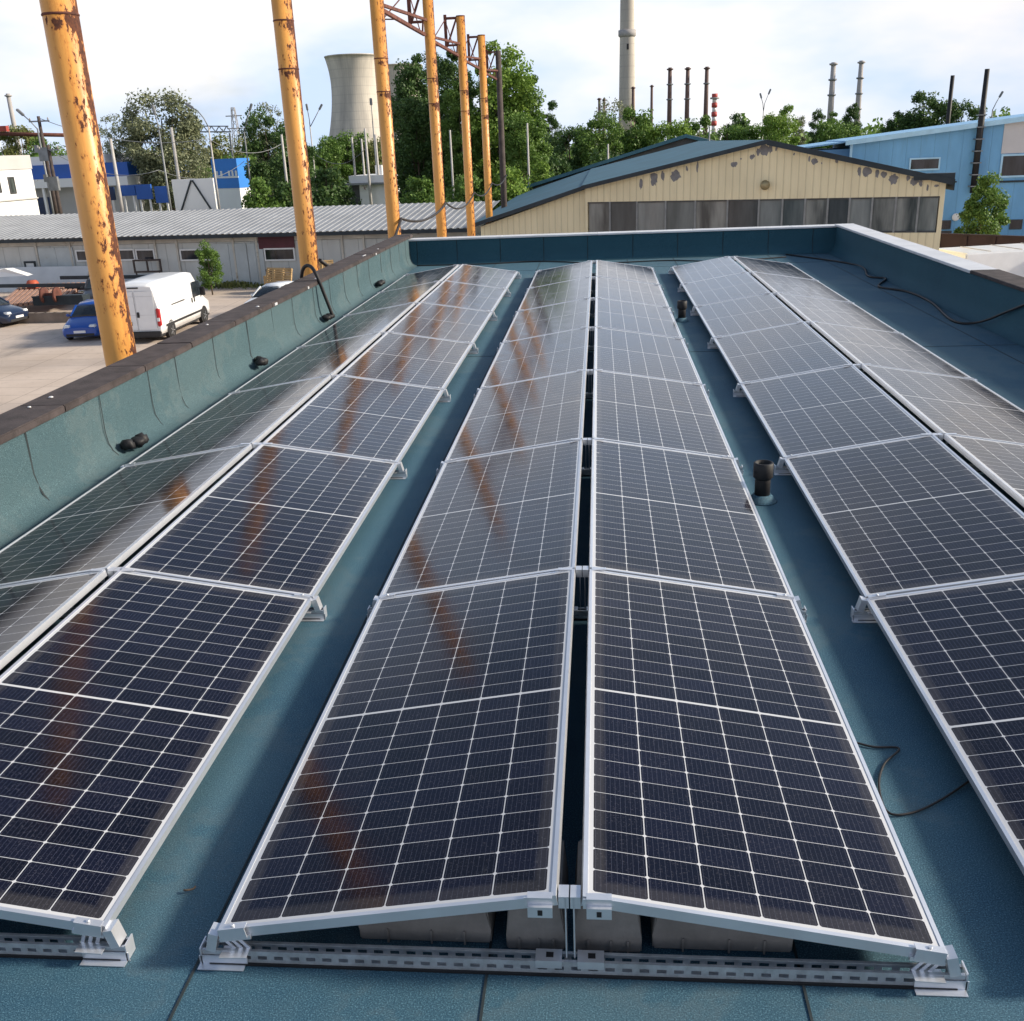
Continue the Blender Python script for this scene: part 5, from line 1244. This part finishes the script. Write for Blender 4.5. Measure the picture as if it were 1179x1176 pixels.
# ------------------------------------------------------------------ scrap in the yard
ua = fs.u; na = -fs.nrm                            # along the shed, and towards the camera
def yard(px, py): return at_z(px, py, GZ)
def rod(name, a, b, r, mat, label, cat, group, box=False, lift=0):
    m = MB(); a = Vector(a)+Vector((0, 0, lift)); b = Vector(b)+Vector((0, 0, lift)); o = a.copy()
    (m.bar(a-o, b-o, r*2) if box else m.tube([a-o, b-o], r, 10)); return tag(m.build(name, mat, loc=o), label, cat, group)
M_pinksteel = weathered('rusty_pink_steel', (0.33, 0.20, 0.15), .3, 1.5, .8, dirt=(.16, .07, .05), dirt_at=.55)
NB = 13
for i in range(NB):
    f = i/(NB-1); a = yard(2+f*72, 365-f*6); b = yard(30+f*68, 340-f*2)
    rod('steel_beam', a+Vector((0, 0, .55)), b+Vector((0, 0, .6)), .085, M_pinksteel, ('rusty steel beam at the left end of the scrap rack' if i == 0 else 'rusty steel beam at the right end of the scrap rack' if i == NB-1 else 'rusty pinkish steel beam lying in the scrap rack'), 'steel beam', 'rusty steel beams in the yard', True)
m = MB(); a = yard(16, 372); b = yard(82, 371)
for i in range(7):
    p = a.lerp(b, i/6); m.b2(p.x-.32-a.x, p.x+.32-a.x, p.y-a.y-.15, p.y-a.y+.15, 0, .5); 
m.bar((0-.3, .25, .25), (b.x-a.x, b.y-a.y+.25, .25), .35)
tag(m.build('concrete_rack', weathered('dirty_concrete', (.20, .16, .13), .3, 1.5, .9), loc=(a.x, a.y, GZ)), 'row of dirty concrete blocks holding the rusty beams', 'rack')
for i, (pa, pb, py, z, lab) in enumerate(((74, 200, 340, 1.05, 'upper dark steel section on trestles behind the yellow pole'), (78, 198, 345, .72, 'lower dark steel section on trestles behind the yellow pole'), (0, 105, 346, .85, 'long dark steel section lying above the rusty beams'), (60, 160, 349, .45, 'brown steel section low on the scrap pile'))):
    rod('steel_section', yard(pa, py)+Vector((0, 0, z)), yard(pb, py-1)+Vector((0, 0, z)), .10, M_fascia if i < 3 else M_rust, lab, 'steel section', 'dark steel sections in the yard', True)
T = thing('trestle', 'steel trestle under the dark sections beside the shed', 'trestle', yard(90, 345)); m = MB(); m.bar((0, 0, 0), (.0, 0, .95), .1); m.bar((4, 0, 0), (4, 0, .95), .1); m.bar((-.3, 0, .6), (4.3, 0, .6), .1); m.build('frame', M_rust, T)
for i, (pa, pb, py, hh, lab) in enumerate(((-30, 98, 337, 1.45, 'long pale grey sheet stack leaning by the shed'), (133, 205, 333, 1.1, 'pale blue grey sheet stack behind the white van'))):
    a = yard(pa, py); b = yard(pb, py-1); f_ = Face(a, b); m = MB(); m.prism([(0, 0), (.5, 0), (.95, hh), (.85, hh+.02), (.0, .05)], 0, f_.len, 'YZ')
    tag(m.build('sheet_stack', weathered('pale_sheets', (.50, .52, .53), .12, .6, .55), loc=f_.o, rotz=f_.rz), lab, 'sheet stack')
p = yard(36, 345)+Vector((0, 0, 1.0)); m = MB(); m.lathe([(.22, 0), (.34, .06), (.34, .5), (.2, .6)], 12, (0, 0, -.2), 'X'); tag(m.build('drum', weathered('orange_red_paint', (.42, .085, .04), .2, 2, .6), loc=p), 'orange red drum lying on the steel pile', 'drum')
p = yard(54, 362); m = MB(); m.lathe([(.42, 0), (.42, .12), (.12, .14), (.12, .7), (.42, .72), (.42, .84)], 14, (0, 0, 1.0), 'X'); tag(m.build('cable_reel', M_rust, loc=p), 'dark rusty reel on top of the scrap beams', 'reel')
p = yard(70, 361); m = MB(); m.b2(-1.2, 1.6, -.4, .4, .5, .95); m.b2(-1.2, 1.6, -.45, -.401, .9, 1.0); tag(m.build('scrap_bin', M_fascia, loc=p), 'dark scrap bin behind the blue hatchback', 'bin')
p = yard(8, 342); m = MB(); rr_ = random.Random(8); m.loft([[(-1.5, 0, 0), (-.4, .1, .35), (.2, 0, .5), (1.6, 0, .02)], [(-1.4, .8, 0), (-.5, .8, .42), (.3, .8, .45), (1.5, .8, .02)]], False); tag(m.build('tarpaulin', M_white, loc=p+Vector((0, 0, 1.2))), 'crumpled white tarpaulin on the scrap at the left edge', 'tarpaulin')
T = thing('timber_window_frame', 'old dark window frame leaning on the sheets behind the van', 'window frame', yard(176, 332)); m = MB(); m.b2(-.9, .9, -.3, -.22, 1.0, 1.1); m.b2(-.9, .9, -.3, -.22, 1.7, 1.8); m.b2(-.9, -.8, -.3, -.22, 1.1, 1.7); m.b2(.8, .9, -.3, -.22, 1.1, 1.7); m.b2(-.05, .05, -.3, -.22, 1.1, 1.7); m.build('frame', M_darkwood, T); m = MB(); m.b2(-.8, -.7, -.35, -.31, 0, 1.0); m.b2(.7, .8, -.35, -.31, 0, 1.0); m.build('leg', M_darkwood, T)
# pallets and timber behind the second pole
M_pallet = weathered('pallet_wood', (.40, .27, .13), .25, 3, .85)
def pallet(loc, rz, tilt, label, mat):
    T = thing('wooden_pallet', label, 'pallet', loc, rz, 'wooden pallets by the second pole'); T.rotation_euler = (tilt, 0, rz)
    m = MB()
    for i in range(7): m.b2(-.6, .6, -.4+i*.13, -.4+i*.13+.085, .122, .144)
    m.build('deck_boards', mat, T); m = MB()
    for x in (-.55, 0, .55): m.b2(x-.05, x+.05, -.4, .465, .022, .12)
    m.build('stringers', mat, T); m = MB()
    for i in (0, 3, 6): m.b2(-.6, .6, -.4+i*.13, -.4+i*.13+.085, 0, .02)
    m.build('bottom_boards', mat, T)
p0 = yard(323, 336)
for i in range(9): pallet(p0+Vector((0, 0, .148*i)), R(-14+(i*7)%11), 0, ['bottom pallet of the dark stack left of the second pole', 'second pallet from the bottom of the dark stack', 'third pallet from the bottom of the dark stack', 'fourth pallet from the bottom of the dark stack', 'fifth pallet from the bottom of the dark stack', 'sixth pallet from the bottom of the dark stack', 'third pallet from the top of the dark stack', 'second pallet from the top of the dark stack', 'topmost pallet of the dark stack left of the second pole'][i], M_darkwood if i > 2 else M_wood)
for i, (px, py, ti) in enumerate(((326, 337, 1.15), (334, 338, 1.22), (368, 335, 1.2), (373, 333, 1.1), (380, 331, 1.2))):
    pallet(yard(px, py)+Vector((0, -1.0, 1.05 if i < 2 else 1.2)), R(-20+9*i), ti, ['pale pallet leaning against the dark stack', 'pale pallet leaning beside the second pole on its left', 'pale pallet leaning just right of the second pole', 'pale pallet leaning between the other two right of the pole', 'rightmost leaning pale pallet by the second pole'][i], M_pallet)
m = MB(); p = yard(375, 331); m.b2(-.55, .55, 0, .8, .0, 2.4); 
for i in range(9): m.b2(-.58, .58, -.04, -.002, .08+i*.25, .2+i*.25)
tag(m.build('brick_stack', M_rustbright, loc=p+Vector((.3, 1.2, 0)), rotz=-.15), 'orange brown crate stack right of the second yellow pole', 'crate')
for i, px in enumerate((307, 312, 318, 324)):
    p = yard(px, 338); m = MB(); m.b2(-.06, .06, -.06, .06, 0, 1.0+.12*i); tag(m.build('timber_post', M_pallet, loc=p), ['first short timber post left of the pallets', 'second short timber post left of the pallets', 'third short timber post left of the pallets', 'short timber post touching the dark pallet stack'][i], 'post', 'short timber posts by the pallets')
# weeds along the shed foot
rnd = random.Random(31); m = MB()
for i in range(2600):
    f = rnd.uniform(0, 1); p = fs.o+fs.u*(f*fs.len)+na*(0.15+abs(rnd.gauss(0, .5))); h = rnd.uniform(.05, .4)*(0.4+0.6*(math.sin(f*40)+1)/2); a = rnd.uniform(0, 6.28); w_ = .05
    dx, dy = math.cos(a), math.sin(a); m.quad(p+Vector((-dx*w_, -dy*w_, 0)), p+Vector((dx*w_, dy*w_, 0)), p+Vector((dx*w_*.5+rnd.gauss(0, .08), dy*w_*.5, h)), p+Vector((-dx*w_*.5, -dy*w_*.5+rnd.gauss(0, .08), h)))
struct(m.build('weeds', LEAF['olive']), 'stuff')
